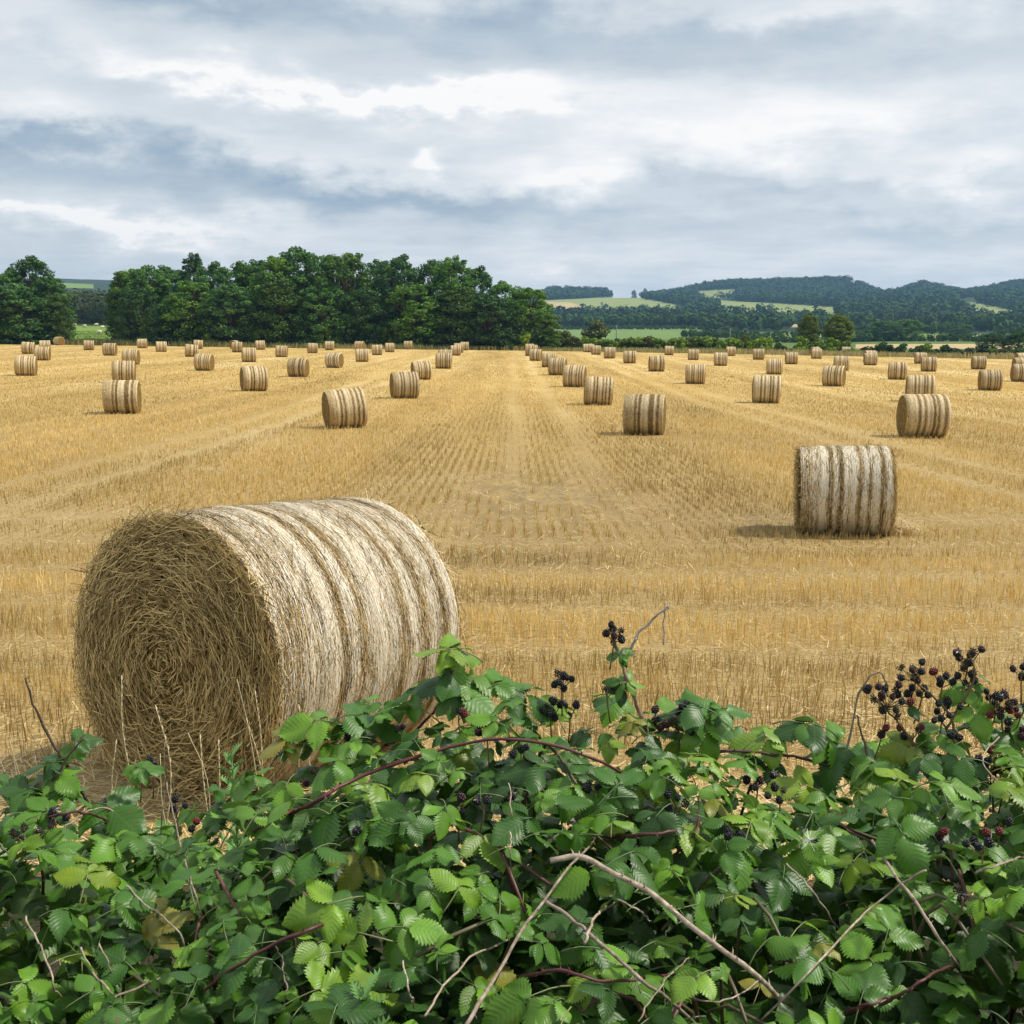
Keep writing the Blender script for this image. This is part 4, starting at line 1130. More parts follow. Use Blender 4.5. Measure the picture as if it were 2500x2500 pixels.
def rot_y(v, a):
    c, s = math.cos(a), math.sin(a); return v @ np.array([[c, 0, -s], [0, 1, 0], [s, 0, c]])
def compound_leaf(seed, k):
    """bramble leaf of k leaflets with its stalk; terminal leaflet about 8 cm"""
    rs = np.random.default_rng(seed); Vs, Qs, Us, Cs = [], [], [], []; n0 = 0
    pet = rs.uniform(.045, .07)
    spec = [(0, 1.0, .014, .70)]
    if k >= 3: spec += [(rs.uniform(58, 85), .84, .003, .62), (-rs.uniform(58, 85), .84, .003, .62)]
    if k >= 5: spec += [(rs.uniform(112, 140), .62, .002, .60), (-rs.uniform(112, 140), .62, .002, .60)]
    for (an, sc, stalk, asp) in spec:
        L = .083 * sc * rs.uniform(.9, 1.1)
        V, Q, U = leaflet(L, L * asp * rs.uniform(.92, 1.18), seed * 31 + int(an) + 200)
        V = rot_y(V, rs.normal(0, .28)); V = V + np.array([0, stalk, 0])
        V = rot_x(V, -rs.uniform(.0, .48)); V = rot_z(V, R(an)); V = V + np.array([0, pet, .004])
        Vs.append(V); Qs.append(Q + n0); Us.append(U); Cs.append(np.tile(np.array([1, 1, 1]) * rs.uniform(.8, 1.2), (len(V), 1))); n0 += len(V)
    ac = Acc(); tube(ac, smooth_path([(0, 0, -.028), (0, pet * .4, -.008), (0, pet, .004), (0, pet + .014, .004)], 6), [.0017, .0015, .0013, .0012, .0011, .0009], 5)
    V = np.concatenate(ac.V); Vs.append(V); Us.append(np.full((len(V), 2), .5)); Cs.append(np.tile([2.6, .8, 1.2], (len(V), 1)))
    return mesh_np('leaf', np.concatenate(Vs), np.concatenate(Qs + [q + n0 for q in ac.Q]), np.concatenate(ac.T) + n0, np.concatenate(Cs), np.concatenate(Us), True, (M['leaf'],))
LEAVES = [compound_leaf(11 + i, (3, 3, 5, 3, 3, 5, 3, 5, 3, 3, 1, 3)[i % 12]) for i in range(24)]

BUSH = {}
for key, px_mid, lb in (('a', 260, 'low bramble bush in front of the huge bale, dark berries and dead sticks'),
                        ('b', 1050, 'tall leafy bramble mound with arching canes and thick dead thorny cane'),
                        ('c', 2050, 'bramble bush heavy with blackberry clusters on raised stems')):
    p = at(px_mid, 1900, 1.8)
    BUSH[key] = tag(link('bramble_bush', None, None, (p[0], 1.8, float(field_z(p[0], 1.8)))), lb, 'bramble', None)
def bush_of(p):
    q = CPX + FPX * p[0] / max(p[1], .5)
    return 'a' if q < 600 + 120 * math.sin(p[1] * 9) else ('b' if q < 1560 + 100 * math.sin(p[1] * 7) else 'c')
def kid(name, me, key, loc, rotm=None, scale=1.0):
    b_ = BUSH[key]; o = link(name, me, b_)
    o.location = Vector(loc) - b_.location
    if rotm is not None: o.rotation_euler = Matrix(rotm.tolist()).to_euler()
    o.scale = (scale,) * 3
    return o
LEAFN = {'a': 0, 'b': 0, 'c': 0}
overflow = []
def put_leaf(P, phi, tilt=(0, -.45), scale=1.0, variant=None, droop=.15, key=None):
    """leaf blade centred near P, pointing along bearing phi, face tilted"""
    n_ = unit(np.array([tilt[0], tilt[1], 1.0]))
    d = np.array([math.sin(phi), math.cos(phi), -droop]); d = unit(d - n_ * d.dot(n_))
    x_ = np.cross(d, n_)
    rm = np.stack([x_, d, n_], 1)
    base = np.asarray(P) - d * .085 * scale
    key = key or bush_of(P)
    v = variant if variant is not None else random.randrange(len(LEAVES))
    if LEAFN[key] >= 298: overflow.append((base, rm, scale, v)); return
    LEAFN[key] += 1
    kid('leaf', LEAVES[v], key, base, rm, scale)
def scatter(nw, dmin, d0, d1, smin, smax, tmin=-.06, tmax=1.12, spread=.38, clump=0):
    pts = []; tries = 0
    while len(pts) < nw and tries < nw * 60:
        tries += 1
        y = YC - .9 * random.uniform(tmin, tmax); x = random.uniform(-1, 1) * (.5 * y + .12)
        if any((x - q[0]) ** 2 + (y - q[1]) ** 2 < dmin ** 2 for q in pts): continue
        if clump and y < YC - .28 and float(fbm(x * 5.5 + clump, y * 5.5, 33, 2)) < .42: continue
        pts.append((x, y))
        z = float(bush_z(x, y)) - random.uniform(d0, d1)
        # leaves lean outwards from the mound and up to the light
        gx_ = (float(bush_z(x + .06, y)) - float(bush_z(x - .06, y))) / .12; gy_ = (float(bush_z(x, y + .06)) - float(bush_z(x, y - .06))) / .12
        tl = (np.clip(-gx_, -.5, .5) * .6 + random.gauss(0, spread), np.clip(-gy_, -.6, .4) * .4 - .12 + random.gauss(0, spread))
        put_leaf((x, y, z), random.uniform(0, 6.283), tl, random.uniform(smin, smax), None, random.uniform(-.05, .5))
    return pts
random.seed(21)
# single sprigs and leaves that show against the field
for (px, py, Y, phi, tl, sc) in ((1075, 1588, 2.12, 4.9, (-.1, -.2), 1.0), (1128, 1588, 2.12, 1.2, (.3, -.5), .9), (1112, 1632, 2.1, 3.3, (0, -.8), .8), (1070, 1652, 2.1, 4.6, (.1, -.15), 1.05),
                                 (1160, 1660, 2.12, 1.7, (.2, -.3), 1.0), (1150, 1705, 2.08, 2.2, (.2, -.6), 1.05), (1235, 1665, 2.12, 1.0, (0, -.4), .95), (1290, 1700, 2.1, 1.9, (.3, -.4), 1.0),
                                 (205, 1803, 2.15, .9, (.1, -.5), .62), (170, 1838, 2.15, 3.6, (-.2, -.6), .6), (108, 1868, 2.12, 4.6, (-.2, -.4), .75), (150, 1905, 2.1, 2.2, (0, -.7), .75), (60, 1925, 2.1, 4.9, (0, -.4), .9),
                                 (1508, 1600, 2.1, 5.0, (-.5, -.8), .42), (1528, 1592, 2.1, .8, (.3, -.9), .45), (1500, 1665, 2.1, 5.1, (-.2, -.7), .5), (1548, 1664, 2.1, 1.3, (.2, -.8), .5), (1518, 1694, 2.1, 3.2, (0, -1), .5),
                                 (1670, 1725, 2.1, 4.9, (0, -.2), .95), (1712, 1730, 2.1, 1.2, (.2, -1), .9), (1730, 1795, 2.08, 2.8, (.1, -1.1), .9), (1785, 1735, 2.1, 1.5, (0, -.15), .7), (1850, 1808, 2.12, 4.6, (0, -.6), .95), (1880, 1790, 2.12, 1.0, (0, -.5), .8),
                                 (1945, 1770, 2.12, 4.8, (0, -.12), 1.0), (1995, 1785, 2.12, 1.9, (.3, -.3), 1.0), (2050, 1830, 2.1, 2.4, (.2, -.8), 1.0), (2130, 1870, 2.1, 1.8, (.1, -.7), 1.0), (2030, 1860, 2.1, 3.6, (-.2, -.8), .9), (2160, 1905, 2.05, 3.0, (0, -.6), 1.0),
                                 (2240, 1730, 2.12, 1.6, (.2, -.4), .55), (2300, 1690, 2.12, 2.4, (0, -.7), .45), (2345, 1690, 2.12, 4.2, (0, -.9), .6), (2382, 1695, 2.12, 2.6, (.2, -.9), .55), (2398, 1650, 2.12, 1.3, (.2, -.3), .45), (2385, 1745, 2.1, 2.9, (0, -.8), .7), (2420, 1790, 2.1, 2.0, (0, -.6), .7),
                                 (2200, 1830, 2.1, 4.4, (-.1, -.9), .9), (2260, 1850, 2.1, 2.6, (.2, -.9), .95), (2300, 1790, 2.1, 1.0, (0, -.7), .7), (2480, 1830, 2.1, 3.3, (0, -.8), .8), (2350, 1880, 2.08, 3.0, (0, -.8), .85), (2460, 1900, 2.05, 1.5, (0, -.5), .9),
                                 (330, 1890, 2.05, 2.9, (.1, -.8), .5), (370, 1880, 2.05, 1.5, (.2, -.5), .5), (690, 1810, 2.1, 4.3, (-.3, -.6), .95), (760, 1765, 2.1, 4.7, (-.1, -.4), 1.0), (900, 1745, 2.1, 1.4, (0, -.4), 1.0), (990, 1720, 2.1, 5.2, (0, -.35), 1.0)):
    put_leaf(at(px, py, Y), phi, tl, sc)
outer = scatter(520, .042, -.06, .03, .46, .90, spread=.32, clump=3.3)
scatter(300, .050, .09, .26, .65, 1.0, spread=.40, clump=8.1)
scatter(150, .045, .0, .10, .30, .5, spread=.4)
for sx_ in (-1, 1):            # the hedge goes on past both sides
    for i in range(330):
        y = YC + .05 - random.random() * 1.1; x = sx_ * random.uniform(.5 * y + .10, 2.1)
        d = unit(np.array([random.gauss(0, 1), random.gauss(0, 1), -.2])); n_ = unit(np.array([random.gauss(0, .35), -.12 + random.gauss(0, .35), 1])); d = unit(d - n_ * d.dot(n_))
        overflow.append((np.array([x, y, float(bush_z(x, y)) - random.uniform(-.04, .15)]), np.stack([np.cross(d, n_), d, n_], 1), random.uniform(.6, 1.05), random.randrange(24)))
# the rest of the leaves, deep in the shade of the mound
def shade_leaves(key, x0, x1, nn_):
    global rng
    Vs, Us, Qs, Cs = [], [], [], []; n0 = 0
    lib = [leaflet(.080, .054, 700 + i, 8, 2) for i in range(6)]
    for i in range(nn_):
        y = YC + .65 - rng.random() * 1.85; x = rng.uniform(x0, x1) * (y / 1.8)
        z = float(bush_z(x, min(y, YC + .12))) - (.13 + .6 * rng.random() ** 1.7) - max(0, y - YC) * .25
        V, Q, U = lib[i % 6]
        V = rot_x(V * rng.uniform(.7, 1.25), rng.normal(-.3, .5)); V = rot_y(V, rng.normal(0, .5)); V = rot_z(V, rng.uniform(0, 6.28)) + np.array([x, y, z])
        Vs.append(V); Qs.append(Q + n0); Us.append(U); Cs.append(np.full((len(V), 3), rng.uniform(.75, 1.15))); n0 += len(V)
    o = kid('inner_foliage', mesh_np('inner_foliage', np.concatenate(Vs) , np.concatenate(Qs), None, np.concatenate(Cs), np.concatenate(Us), True, (M['leaf'],)), key, (0, 0, 0))
    o['kind'] = 'stuff'
shade_leaves('a', -1.9, -.42, 3700); shade_leaves('b', -.46, .24, 2100); shade_leaves('c', .18, 1.9, 4000)
if overflow:   # past the limit of single leaves: joined per bush
    for key in 'abc':
        Vs, Us, Qs, Cs, Ts = [], [], [], [], []; n0 = 0
        for (base, rm, sc, v) in overflow:
            if bush_of(base) != key: continue
            V, Q, U = leaflet(.083, .06, 5000 + v, 10, 2)
            for an in (0, 1.2, -1.2):
                Vs.append((rot_z(rot_x(V, -.2), an) + np.array([0, .055, 0])) * sc @ rm.T + base); Us.append(U); Qs.append(Q + n0); Cs.append(np.ones((len(V), 3))); n0 += len(V)
        if Vs:
            o = kid('leaf_mass', mesh_np('leaf_mass', np.concatenate(Vs), np.concatenate(Qs), None, np.concatenate(Cs), np.concatenate(Us), True, (M['leaf'],)), key, (0, 0, 0)); o['kind'] = 'stuff'

# --- canes and sticks
def cane(path, r0, r1, key, name='cane', mat='cane', c=(.16, .060, .055), thorns=0, sides=7, n=22, label=None):
    P = smooth_path(path, n); org = P[0].copy(); P = P - org
    P = P + np.array([vnoise(np.arange(n) * .7, np.zeros(n), s + hash_s(path)) - .5 for s in (1, 2, 3)]).T * (.0045 if mat == 'dead' else .004)
    ac = Acc(); rad = np.linspace(r0, r1, n) * (1 + (vnoise(np.arange(n) * 1.3, np.zeros(n), 9) - .5) * .25)
    tube(ac, P, rad, sides, np.array(c))
    for i in range(thorns):
        j = random.randrange(1, n - 1); ax = unit(P[j + 1] - P[j]); d = unit(np.cross(ax, np.random.default_rng(i + n).normal(size=3)))
        q = P[j] + (P[j + 1] - P[j]) * random.random()
        tube(ac, [q, q + d * (rad[j] + r0 * .9) - ax * r0 * .5, q + d * (rad[j] + r0 * 1.8) - ax * r0 * 1.2], [r0 * .5, r0 * .22, .0001], 4, np.array(c) * 1.1, False)
    o = kid(name, ac.mesh(name, M[mat], True), key, org)
    if label: o['label'] = label
    return o
def hash_s(path): return int(abs(path[0][0] * 1000 + path[-1][1] * 777)) % 50
def bpath(pts, lift, both=True):
    """a cane lying on the mound; its ends dive under the leaves"""
    n = len(pts)
    return [on_bush(a, b, -.06 if (i == n - 1 or (both and i == 0)) else lift) for i, (a, b) in enumerate(pts)]
live = [([(672, 2002), (770, 1955), (860, 1905), (1010, 1852), (1110, 1822), (1230, 1803), (1355, 1822), (1460, 1858), (1565, 1910)], .045, .0062, 'b'),
        ([(1010, 1790), (1060, 1735), (1095, 1690), (1102, 1630), (1098, 1590)], None, .0045, 'b'),
        ([(1560, 1890), (1700, 1852), (1760, 1836), (1900, 1843), (2000, 1862), (2070, 1898), (2140, 1925)], None, .006, 'c'),
        ([(1480, 2044), (1560, 2040), (1650, 2030), (1720, 2010)], .05, .006, 'b'), ([(905, 2238), (780, 2262), (640, 2320), (520, 2400), (400, 2495)], .05, .0055, 'a'),
        ([(1265, 2385), (1370, 2372), (1480, 2395), (1660, 2380)], .03, .0045, 'b'), ([(90, 2005), (140, 1990), (210, 1985), (290, 2015)], .05, .0055, 'a'),
        ([(600, 2040), (690, 1990), (760, 1965)], .04, .005, 'b'), ([(2060, 2480), (2180, 2440), (2260, 2390), (2340, 2350)], .03, .005, 'c'),
        ([(1640, 2095), (1700, 2030), (1705, 1950)], .03, .004, 'b'), ([(2030, 2480), (2130, 2450), (2210, 2420)], .04, .004, 'c')]
for pts, lift, r_, key in live:
    path = [at(a, b, 2.1) for a, b in pts] if lift is None else bpath(pts, lift)
    if lift is not None:
        for q in (path[0], path[-1]): put_leaf(q + np.array([0, -.03, .05]), random.uniform(0, 6.28), (random.gauss(0, .2), -.2), 1.15, random.choice((0, 2, 3, 5)))
    cane(path, r_ * .62, r_ * .42, key, thorns=14, n=30, c=random.choice(((.085, .030, .026), (.075, .036, .026), (.12, .034, .040))))
dead = [([(1345, 2098), (1420, 2095), (1500, 2130), (1600, 2190), (1700, 2268), (1830, 2370), (1930, 2455)], .085, .0085, .0065, 'b', 26, 'thick dead grey cane with thorns arching over the leaves'),
        ([(1135, 2510), (1200, 2400), (1300, 2235), (1390, 2120), (1455, 2040)], .095, .0048, .0030, 'b', 14, None),
        ([(408, 1910), (425, 2000), (450, 2100), (480, 2190), (508, 2275)], .06, .0024, .0034, 'a', 4, None),
        ([(402, 1812), (400, 1900), (396, 2000), (392, 2085)], .05, .0018, .0022, 'a', 0, None),
        ([(308, 2160), (350, 2205), (420, 2260), (474, 2345)], .05, .0026, .0030, 'a', 3, None),
        ([(2130, 2052), (2180, 2130), (2230, 2195), (2290, 2290), (2340, 2360)], .07, .0042, .0048, 'c', 5, None),
        ([(2262, 2122), (2200, 2160), (2120, 2220), (2060, 2280), (1960, 2390), (1840, 2510)], .075, .0032, .0030, 'c', 6, None),
        ([(1920, 2110), (1960, 2150), (2000, 2200), (2050, 2275)], .05, .0028, .0026, 'c', 3, None),
        ([(1330, 2200), (1400, 2245), (1470, 2310), (1580, 2400), (1700, 2500)], .04, .0050, .0046, 'b', 8, None),
        ([(1430, 2300), (1450, 2240), (1500, 2205)], .05, .0040, .0030, 'b', 5, None), ([(1490, 2185), (1560, 2225), (1590, 2250)], .05, .0030, .0020, 'b', 2, None),
        ([(1040, 2480), (1080, 2410), (1150, 2340), (1260, 2285)], .03, .0028, .0030, 'b', 3, None), ([(985, 2345), (1000, 2420), (1012, 2460)], .06, .0022, .0024, 'b', 0, None),
        ([(1245, 2030), (1246, 2080), (1244, 2140)], .08, .0022, .0022, 'b', 0, None), ([(1243, 1910), (1250, 1990), (1255, 2030)], .06, .0018, .0020, 'b', 0, None),
        ([(60, 2240), (100, 2310), (130, 2400), (150, 2440)], .05, .0026, .0028, 'a', 3, None), ([(195, 2310), (230, 2380), (270, 2420), (300, 2440)], .04, .0034, .0030, 'a', 3, None),
        ([(240, 2305), (265, 2355), (292, 2410)], .05, .0024, .0026, 'a', 0, None), ([(215, 2500), (260, 2450), (300, 2425), (440, 2370)], .03, .0030, .0040, 'a', 4, None),
        ([(2380, 2130), (2440, 2110), (2500, 2090)], .05, .0030, .0036, 'c', 3, None), ([(2440, 1800), (2400, 1860), (2470, 1940), (2500, 1985)], .05, .0022, .0024, 'c', 2, None),
        ([(1640, 2420), (1720, 2440), (1800, 2430), (1900, 2360)], .03, .0024, .0020, 'c', 2, None), ([(1560, 2490), (1620, 2400), (1690, 2330)], .04, .0020, .0020, 'b', 0, None),
        ([(700, 2420), (690, 2350), (670, 2300)], .03, .0020, .0018, 'a', 0, None), ([(160, 2015), (230, 1975), (300, 1990), (340, 2010)], .05, .0030, .0030, 'a', 3, None)]
for pts, lift, r0, r1, key, th, lb in dead:
    g_ = random.uniform(.75, 1.25)
    cane(bpath(pts, lift, False), r0 * .56, r1 * .56, key, 'dead_cane', 'dead', np.array([1, .95, .9]) * g_, th, 6 if r0 < .004 else 8, 22, lb)
# twigs rising above the mound
cane([at(*q, 2.1) for q in ((1600, 1840), (1560, 1735), (1530, 1660), (1512, 1600), (1500, 1565))], .0050, .0022, 'c', 'cane', 'dead', (.75, .6, .55), 6)
cane([at(*q, 2.12) for q in ((1532, 1600), (1560, 1545), (1590, 1515), (1620, 1492), (1632, 1484), (1624, 1483), (1621, 1520), (1619, 1575))], .0032, .0016, 'c', 'dead_cane', 'dead', (1.35, 1.35, 1.4), 4, 6, 40, 'bent bleached twig hooked over at its tip above the leaves')
cane([at(*q, 2.12) for q in ((2060, 1880), (2078, 1775), (2095, 1700), (2125, 1648), (2150, 1645), (2163, 1672), (2168, 1700))], .0022, .0018, 'c', 'dead_cane', 'dead', (.9, .85, .8), 0, 6, 30)
cane([at(*q, 2.14) for q in ((215, 1960), (150, 1850), (100, 1765), (75, 1700), (62, 1655))], .0035, .0018, 'a', 'dead_cane', 'dead', (.28, .24, .22), 6, 6, 22, 'thin dark dead stem leaning over the stubble')
cane([at(*q, 2.1) for q in ((100, 1960), (130, 1905), (165, 1850), (205, 1800))], .0032, .0018, 'a', c=(.14, .07, .06))
for pts in (((2330, 1860), (2325, 1760), (2275, 1700), (2235, 1665), (2212, 1640)), ((2310, 1780), (2345, 1720), (2380, 1650), (2370, 1610), (2362, 1590)), ((2310, 1920), (2312, 1800), (2300, 1760)),
            ((2240, 1830), (2190, 1760), (2160, 1730)), ((2430, 2040), (2425, 1940), (2430, 1890)), ((2470, 1900), (2450, 1800), (2440, 1740)), ((2120, 1850), (2100, 1780), (2092, 1745)), ((1650, 1900), (1660, 1830), (1655, 1790))):
    cane([at(*q, 2.1) for q in pts], .0026, .0016, 'c', c=(.16, .10, .05), n=14)
# stems carrying the mound up from the ground
for i in range(36):
    x = random.uniform(-1.0, 1.0); y = random.uniform(1.45, 2.2); z0 = float(field_z(x, y)); z1 = float(bush_z(x, min(y, YC))) - .05
    P = [(x + random.uniform(-.25, .25), y + random.uniform(-.1, .15), z0 - .02), (x, y, z0 + (z1 - z0) * .6), (x + random.uniform(-.12, .12), y - .05, z1), (x + random.uniform(-.3, .3), y - .18, z1 - .06)]
    cane(P, .0045, .0025, bush_of(np.array(P[1])), c=random.choice(((.14, .06, .05), (.16, .12, .07), (.11, .09, .05))), n=12)

# --- blackberries
def ico():
    g = (1 + 5 ** .5) / 2
    v = unit(np.array([(-1, g, 0), (1, g, 0), (-1, -g, 0), (1, -g, 0), (0, -1, g), (0, 1, g), (0, -1, -g), (0, 1, -g), (g, 0, -1), (g, 0, 1), (-g, 0, -1), (-g, 0, 1)], float))
    f_ = [(0, 11, 5), (0, 5, 1), (0, 1, 7), (0, 7, 10), (0, 10, 11), (1, 5, 9), (5, 11, 4), (11, 10, 2), (10, 7, 6), (7, 1, 8), (3, 9, 4), (3, 4, 2), (3, 2, 6), (3, 6, 8), (3, 8, 9), (4, 9, 5), (2, 4, 11), (6, 2, 10), (8, 6, 7), (9, 8, 1)]
    return v, f_
def berry_mesh(mat, seed, rag=0.0):
    rs = np.random.default_rng(seed); ac = Acc(); v, f_ = ico(); n = 34
    for i in range(n):
        zz_ = 1 - 2 * (i + .5) / n; th = i * 2.39996; r_ = math.sqrt(1 - zz_ * zz_)
        c = np.array([r_ * math.cos(th) * .0075, r_ * math.sin(th) * .0075, zz_ * .0088]) * (1 + rs.normal(0, .05 + rag))
        ac.add(v * .0031 * rs.uniform(.85, 1.15) * (1 - rag) + c, None, f_)
    for k_ in range(5):   # sepals
        a = k_ * 1.2566; d = np.array([math.cos(a), math.sin(a), 0])
        ac.add([np.array([0, 0, .0105]), d * .005 + np.array([-d[1] * .002, d[0] * .002, .0108]), d * .011 + np.array([0, 0, .0125]), d * .005 + np.array([d[1] * .002, -d[0] * .002, .0108])], [(0, 1, 2, 3)])
    return ac.mesh('berry', mat, True)
BERRY = {'k': [berry_mesh(M['b_black'], s) for s in (1, 2)], 'd': [berry_mesh(M['b_dark'], 3)], 'r': [berry_mesh(M['b_red'], 4)], 'x': [berry_mesh(M['b_dry'], 5, .25)]}
def cluster(P, nb, spread, key=None, mix='kkkkddr', up=.6):
    P = np.asarray(P, float); key = key or bush_of(P)
    ac = Acc(); spots = []
    stem0 = np.array([random.uniform(-.01, .01), random.uniform(0, .02), -.07])
    tube(ac, smooth_path([stem0, (0, 0, -.02), (0, 0, 0)], 6), [.0016] * 6, 5, (.17, .12, .06))
    tries = 0
    while len(spots) < nb and tries < 300:
        tries += 1
        q = unit(np.random.default_rng(random.randrange(10 ** 8)).normal(size=3)) * spread * random.uniform(.35, 1) * np.array([1, .7, .85]); q[2] += spread * up * .4
        if all(np.linalg.norm(q - s) > .0165 for s in spots):
            spots.append(q); tube(ac, smooth_path([(0, 0, -.012), q * .6 + np.array([0, 0, -.006]), q], 5), [.0011] * 5, 4, (.20, .14, .07))
    e = kid('berry_cluster', ac.mesh('berry_cluster', M['cane'], True), key, P)
    for q in spots:
        k_ = random.choice(mix); me = random.choice(BERRY[k_])
        o = link('berry', me, e, q, (random.uniform(-.8, .8), random.uniform(-.8, .8), random.uniform(0, 6)), (random.uniform(.60, .88),) * 3)
random.seed(5)
for (px, py, Y, nb, sp_, mix) in ((2165, 1715, 2.1, 17, .055, 'kkkkkdddrx'), (2235, 1650, 2.11, 9, .040, 'kkkdrx'), (2362, 1618, 2.12, 8, .036, 'kxxkdx'), (2300, 1745, 2.1, 8, .036, 'kkkkk'), (2250, 1690, 2.11, 4, .02, 'kk'),
                                  (2300, 1665, 2.12, 5, .03, 'kdrk'), (2365, 1665, 2.12, 4, .024, 'kkdx'), (2430, 1730, 2.1, 12, .046, 'drddrkkx'), (2490, 1740, 2.1, 5, .03, 'drk'), (2420, 1880, 2.07, 13, .050, 'kkkkdrx'), (2450, 1915, 2.06, 6, .035, 'kdxx'),
                                  (2330, 1800, 2.08, 2, .012, 'k'), (2230, 1790, 2.1, 4, .034, 'kdr'), (2150, 1790, 2.1, 2, .02, 'dr'), (2495, 1640, 2.12, 4, .024, 'kxd'), (2480, 1790, 2.1, 5, .03, 'kd'),
                                  (1498, 1553, 2.1, 8, .026, 'kkkdrx'), (1483, 1690, 2.1, 3, .014, 'xx'), (1372, 1668, 2.11, 8, .026, 'kkkx'), (1345, 1745, 2.1, 8, .03, 'kkkd'), (1392, 1740, 2.1, 3, .018, 'kd'), (1668, 1770, 2.1, 13, .042, 'kkkkdxx'), (1610, 1775, 2.1, 5, .026, 'dxkx'), (1600, 1730, 2.11, 2, .012, 'xd')):
    cluster(at(px, py, Y), nb, sp_, None, mix)
for (px, py, nb, sp_, mix) in ((2300, 2050, 6, .03, 'kkkkr'), (2400, 2070, 8, .034, 'kkkkkr'), (2350, 2190, 3, .02, 'kx'), (860, 1785, 6, .032, 'kkkdr'), (980, 1780, 3, .02, 'k'), (1190, 1790, 7, .03, 'kkkdx'), (1120, 1745, 3, .02, 'kr'),
                               (770, 1905, 6, .03, 'kddx'), (1270, 1855, 8, .035, 'kkxkd'), (1460, 1920, 7, .03, 'kkkx'), (1850, 1910, 9, .038, 'kkkxd'), (1905, 1950, 6, .03, 'kkx'), (1795, 2060, 8, .032, 'kkkkr'), (1650, 1960, 6, .03, 'kkxx'),
                               (1180, 1965, 3, .022, 'krk'), (1120, 1970, 4, .024, 'kkd'), (1245, 1945, 3, .02, 'kk'), (880, 2060, 5, .028, 'kkx'), (720, 2030, 3, .02, 'x'), (285, 1960, 8, .032, 'drrkxx'), (430, 1970, 5, .026, 'kkk'), (345, 1880, 4, .02, 'kk'), (375, 1872, 3, .02, 'kkd'),
                               (135, 2000, 6, .028, 'kkk'), (60, 2045, 8, .036, 'kxxdk'), (100, 2035, 5, .028, 'kxx'), (470, 2020, 3, .016, 'rdk'), (1540, 2070, 3, .02, 'kx'), (2090, 2110, 2, .015, 'x'), (2440, 2020, 4, .024, 'kkr')):
    cluster(on_bush(px, py, .02), max(2, int(nb * .7)), sp_ * .85, None, mix)

# ------------------------------------------------------------------ dry grass stems, thistles, thistledown
def grass_stem(px0, py0, px1, py1, Y, ear, group_label):
    top = at(px1, py1, Y); bx_ = at(px0, py0, Y)[0] ; zb = float(field_z(bx_, Y))
    base = np.array([bx_, Y, zb - .01]); tip = top - base; tip[1] = random.uniform(-.05, .05)
    e = link('dry_grass_stem', None, None, base); tag(e, group_label, 'dry grass', 'dry grass stems by the bale')
    path = smooth_path([(0, 0, 0), tip * .45 + np.array([random.uniform(-.05, .05), 0, .03]), tip * .8 + np.array([random.uniform(-.03, .03), 0, .02]), tip], 14)
    ac = Acc(); c = np.array([.74, .60, .36]) * random.uniform(.85, 1.15); tube(ac, path, np.linspace(.0021, .0009, 14), 5, c); link('stem', ac.mesh('stem', M['dry']), e)
    if ear:
        ac = Acc(); n = 26
        for i in range(n):
            q = .55 + .45 * i / n; j = q * 13; a = path[int(j)] + (path[min(13, int(j) + 1)] - path[int(j)]) * (j - int(j))
            ax = unit(path[min(13, int(j) + 1)] - path[max(0, int(j) - 1)]); s = unit(np.cross(ax, np.array([math.cos(i * 2.1), math.sin(i * 2.1), .2])))
            d = unit(ax * 1.4 + s * .8); w_ = np.cross(d, s) * .0024; l_ = .018
            ac.add([a, a + d * l_ * .5 + w_, a + d * l_, a + d * l_ * .5 - w_, a + d * l_ * .5 + s * .002], [(0, 1, 2, 3)], [(0, 1, 4), (1, 2, 4), (2, 3, 4)], c * 1.1)
        link('seed_head', ac.mesh('seed_head', M['dry']), e)
random.seed(11)
for (a, b, c_, d_, ear) in ((300, 1900, 295, 1650, 1), (690, 1900, 585, 1650, 0), (450, 1960, 385, 1715, 1), (480, 1940, 475, 1810, 1), (325, 1910, 300, 1790, 1), (540, 1900, 545, 1790, 1), (640, 1880, 620, 1690, 1), (760, 1880, 720, 1735, 1), (780, 1860, 745, 1750, 0),
                            (560, 1860, 450, 1800, 0), (410, 1950, 400, 1830, 0), (700, 1860, 610, 1740, 1), (120, 1950, 30, 1800, 0), (60, 1960, 5, 1810, 0), (120, 1880, 120, 1780, 0), (150, 1890, 40, 1780, 0), (1225, 1800, 1210, 1720, 0)):
    grass_stem(a, b, c_, d_, random.uniform(2.6, 3.4), ear, 'dry straw coloured grass stem with seed head before the huge bale' if ear else 'bare dry grass stalk among the brambles by the huge bale')
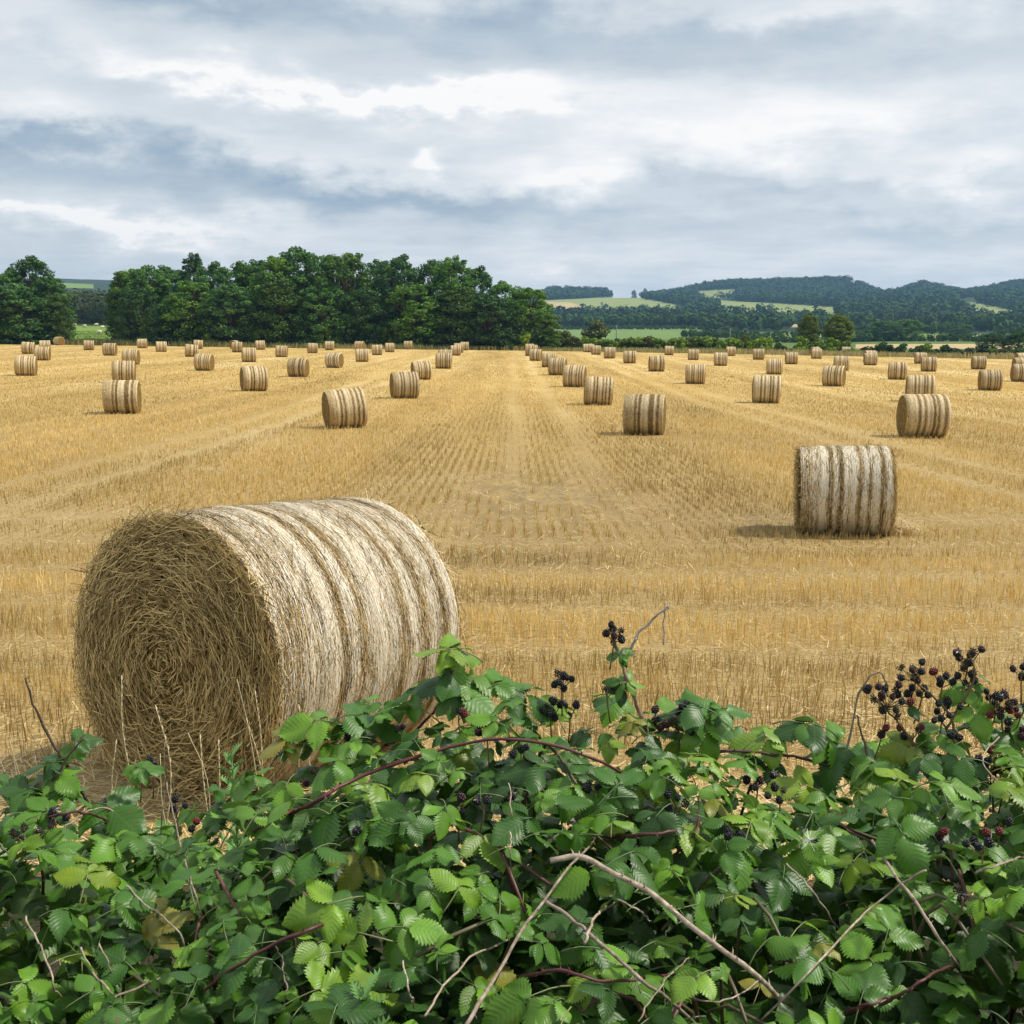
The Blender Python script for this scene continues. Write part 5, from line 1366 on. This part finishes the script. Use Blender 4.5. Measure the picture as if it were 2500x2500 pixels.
def thistle(px, py, Y, h, label):
    top = at(px, py, Y); e = link('thistle', None, None, (top[0], Y, top[2] - h)); tag(e, label, 'thistle')
    ac = Acc(); tube(ac, [(0, 0, 0), (.01, 0, h * .5), (0, 0, h)], [.006, .004, .002], 6, (.16, .26, .09)); link('stem', ac.mesh('stem', M['dry']), e)
    for i in range(38):
        q = .35 + .65 * i / 37; ac = Acc(); a = i * 2.4; L = .085 * (1.2 - q * .65); d = np.array([math.cos(a), math.sin(a), .55 + .7 * q]); d = unit(d); s = unit(np.cross(d, (0, 0, 1.))); up_ = np.cross(s, d)
        V = []; n = 15
        for k_ in range(n):
            t_ = k_ / (n - 1); wv = L * .15 * math.sin(math.pi * (t_ * .9 + .08)) * (1.7 if k_ % 2 else .35)
            ctr = d * L * t_ - up_ * 0 - np.array([0, 0, L * .25 * t_ * t_])
            V += [ctr - s * wv + up_ * wv * .5 + d * .006 * (k_ % 2), ctr, ctr + s * wv + up_ * wv * .5 + d * .006 * (k_ % 2)]
        Q = []
        for k_ in range(n - 1):
            Q += [(3 * k_, 3 * k_ + 1, 3 * k_ + 4, 3 * k_ + 3), (3 * k_ + 1, 3 * k_ + 2, 3 * k_ + 5, 3 * k_ + 4)]
        ac.add(np.array(V), Q, None, np.array([.17, .33, .10]) * random.uniform(.8, 1.2)); link('leaf', ac.mesh('leaf', M['dry']), e, (0, 0, h * q))
thistle(565, 1850, 2.35, .62, 'pale green spiny thistle growing between brambles and the huge bale')
pb = on_bush(890, 2445, .03); thistle(890, 2435, pb[1], .5, 'small spiny thistle poking out low among the bramble leaves')
pb = on_bush(1975, 2050, .06)
ac = Acc(); n = 70
for i in range(n):
    d = unit(np.random.default_rng(i).normal(size=3)); s = unit(np.cross(d, (0.3, .2, 1.))) * .00035
    ac.add([-s, s, d * random.uniform(.012, .024) + s * .4, d * .022 - s * .4], [(0, 1, 2, 3)], None, (.85, .84, .80))
tag(link('thistledown', ac.mesh('thistledown', M['dry']), None, pb), 'white tuft of thistledown caught on the bramble leaves', 'seed fluff')

# ------------------------------------------------------------------ haze
m = bpy.data.materials.new('haze'); m.use_nodes = True; m.node_tree.nodes.clear(); t = NT(m.node_tree)
out = t.n('ShaderNodeOutputMaterial'); pv = t.n('ShaderNodeVolumePrincipled')
pv.inputs['Color'].default_value = (.36, .64, 1.0, 1); pv.inputs['Density'].default_value = 0.00014; pv.inputs['Anisotropy'].default_value = 0.2
t.l(pv.outputs[0], out.inputs['Volume'])
ac = Acc(); hz0, hz1 = float(LZg.min()) - 1.5, float(LZg.max()) + 22
box(ac, (0, 0, (hz0 + hz1) / 2), (6600, 6600, hz1 - hz0))
tag(link('haze', ac.mesh('haze', m)), kind='stuff')
bpy.context.view_layer.update()
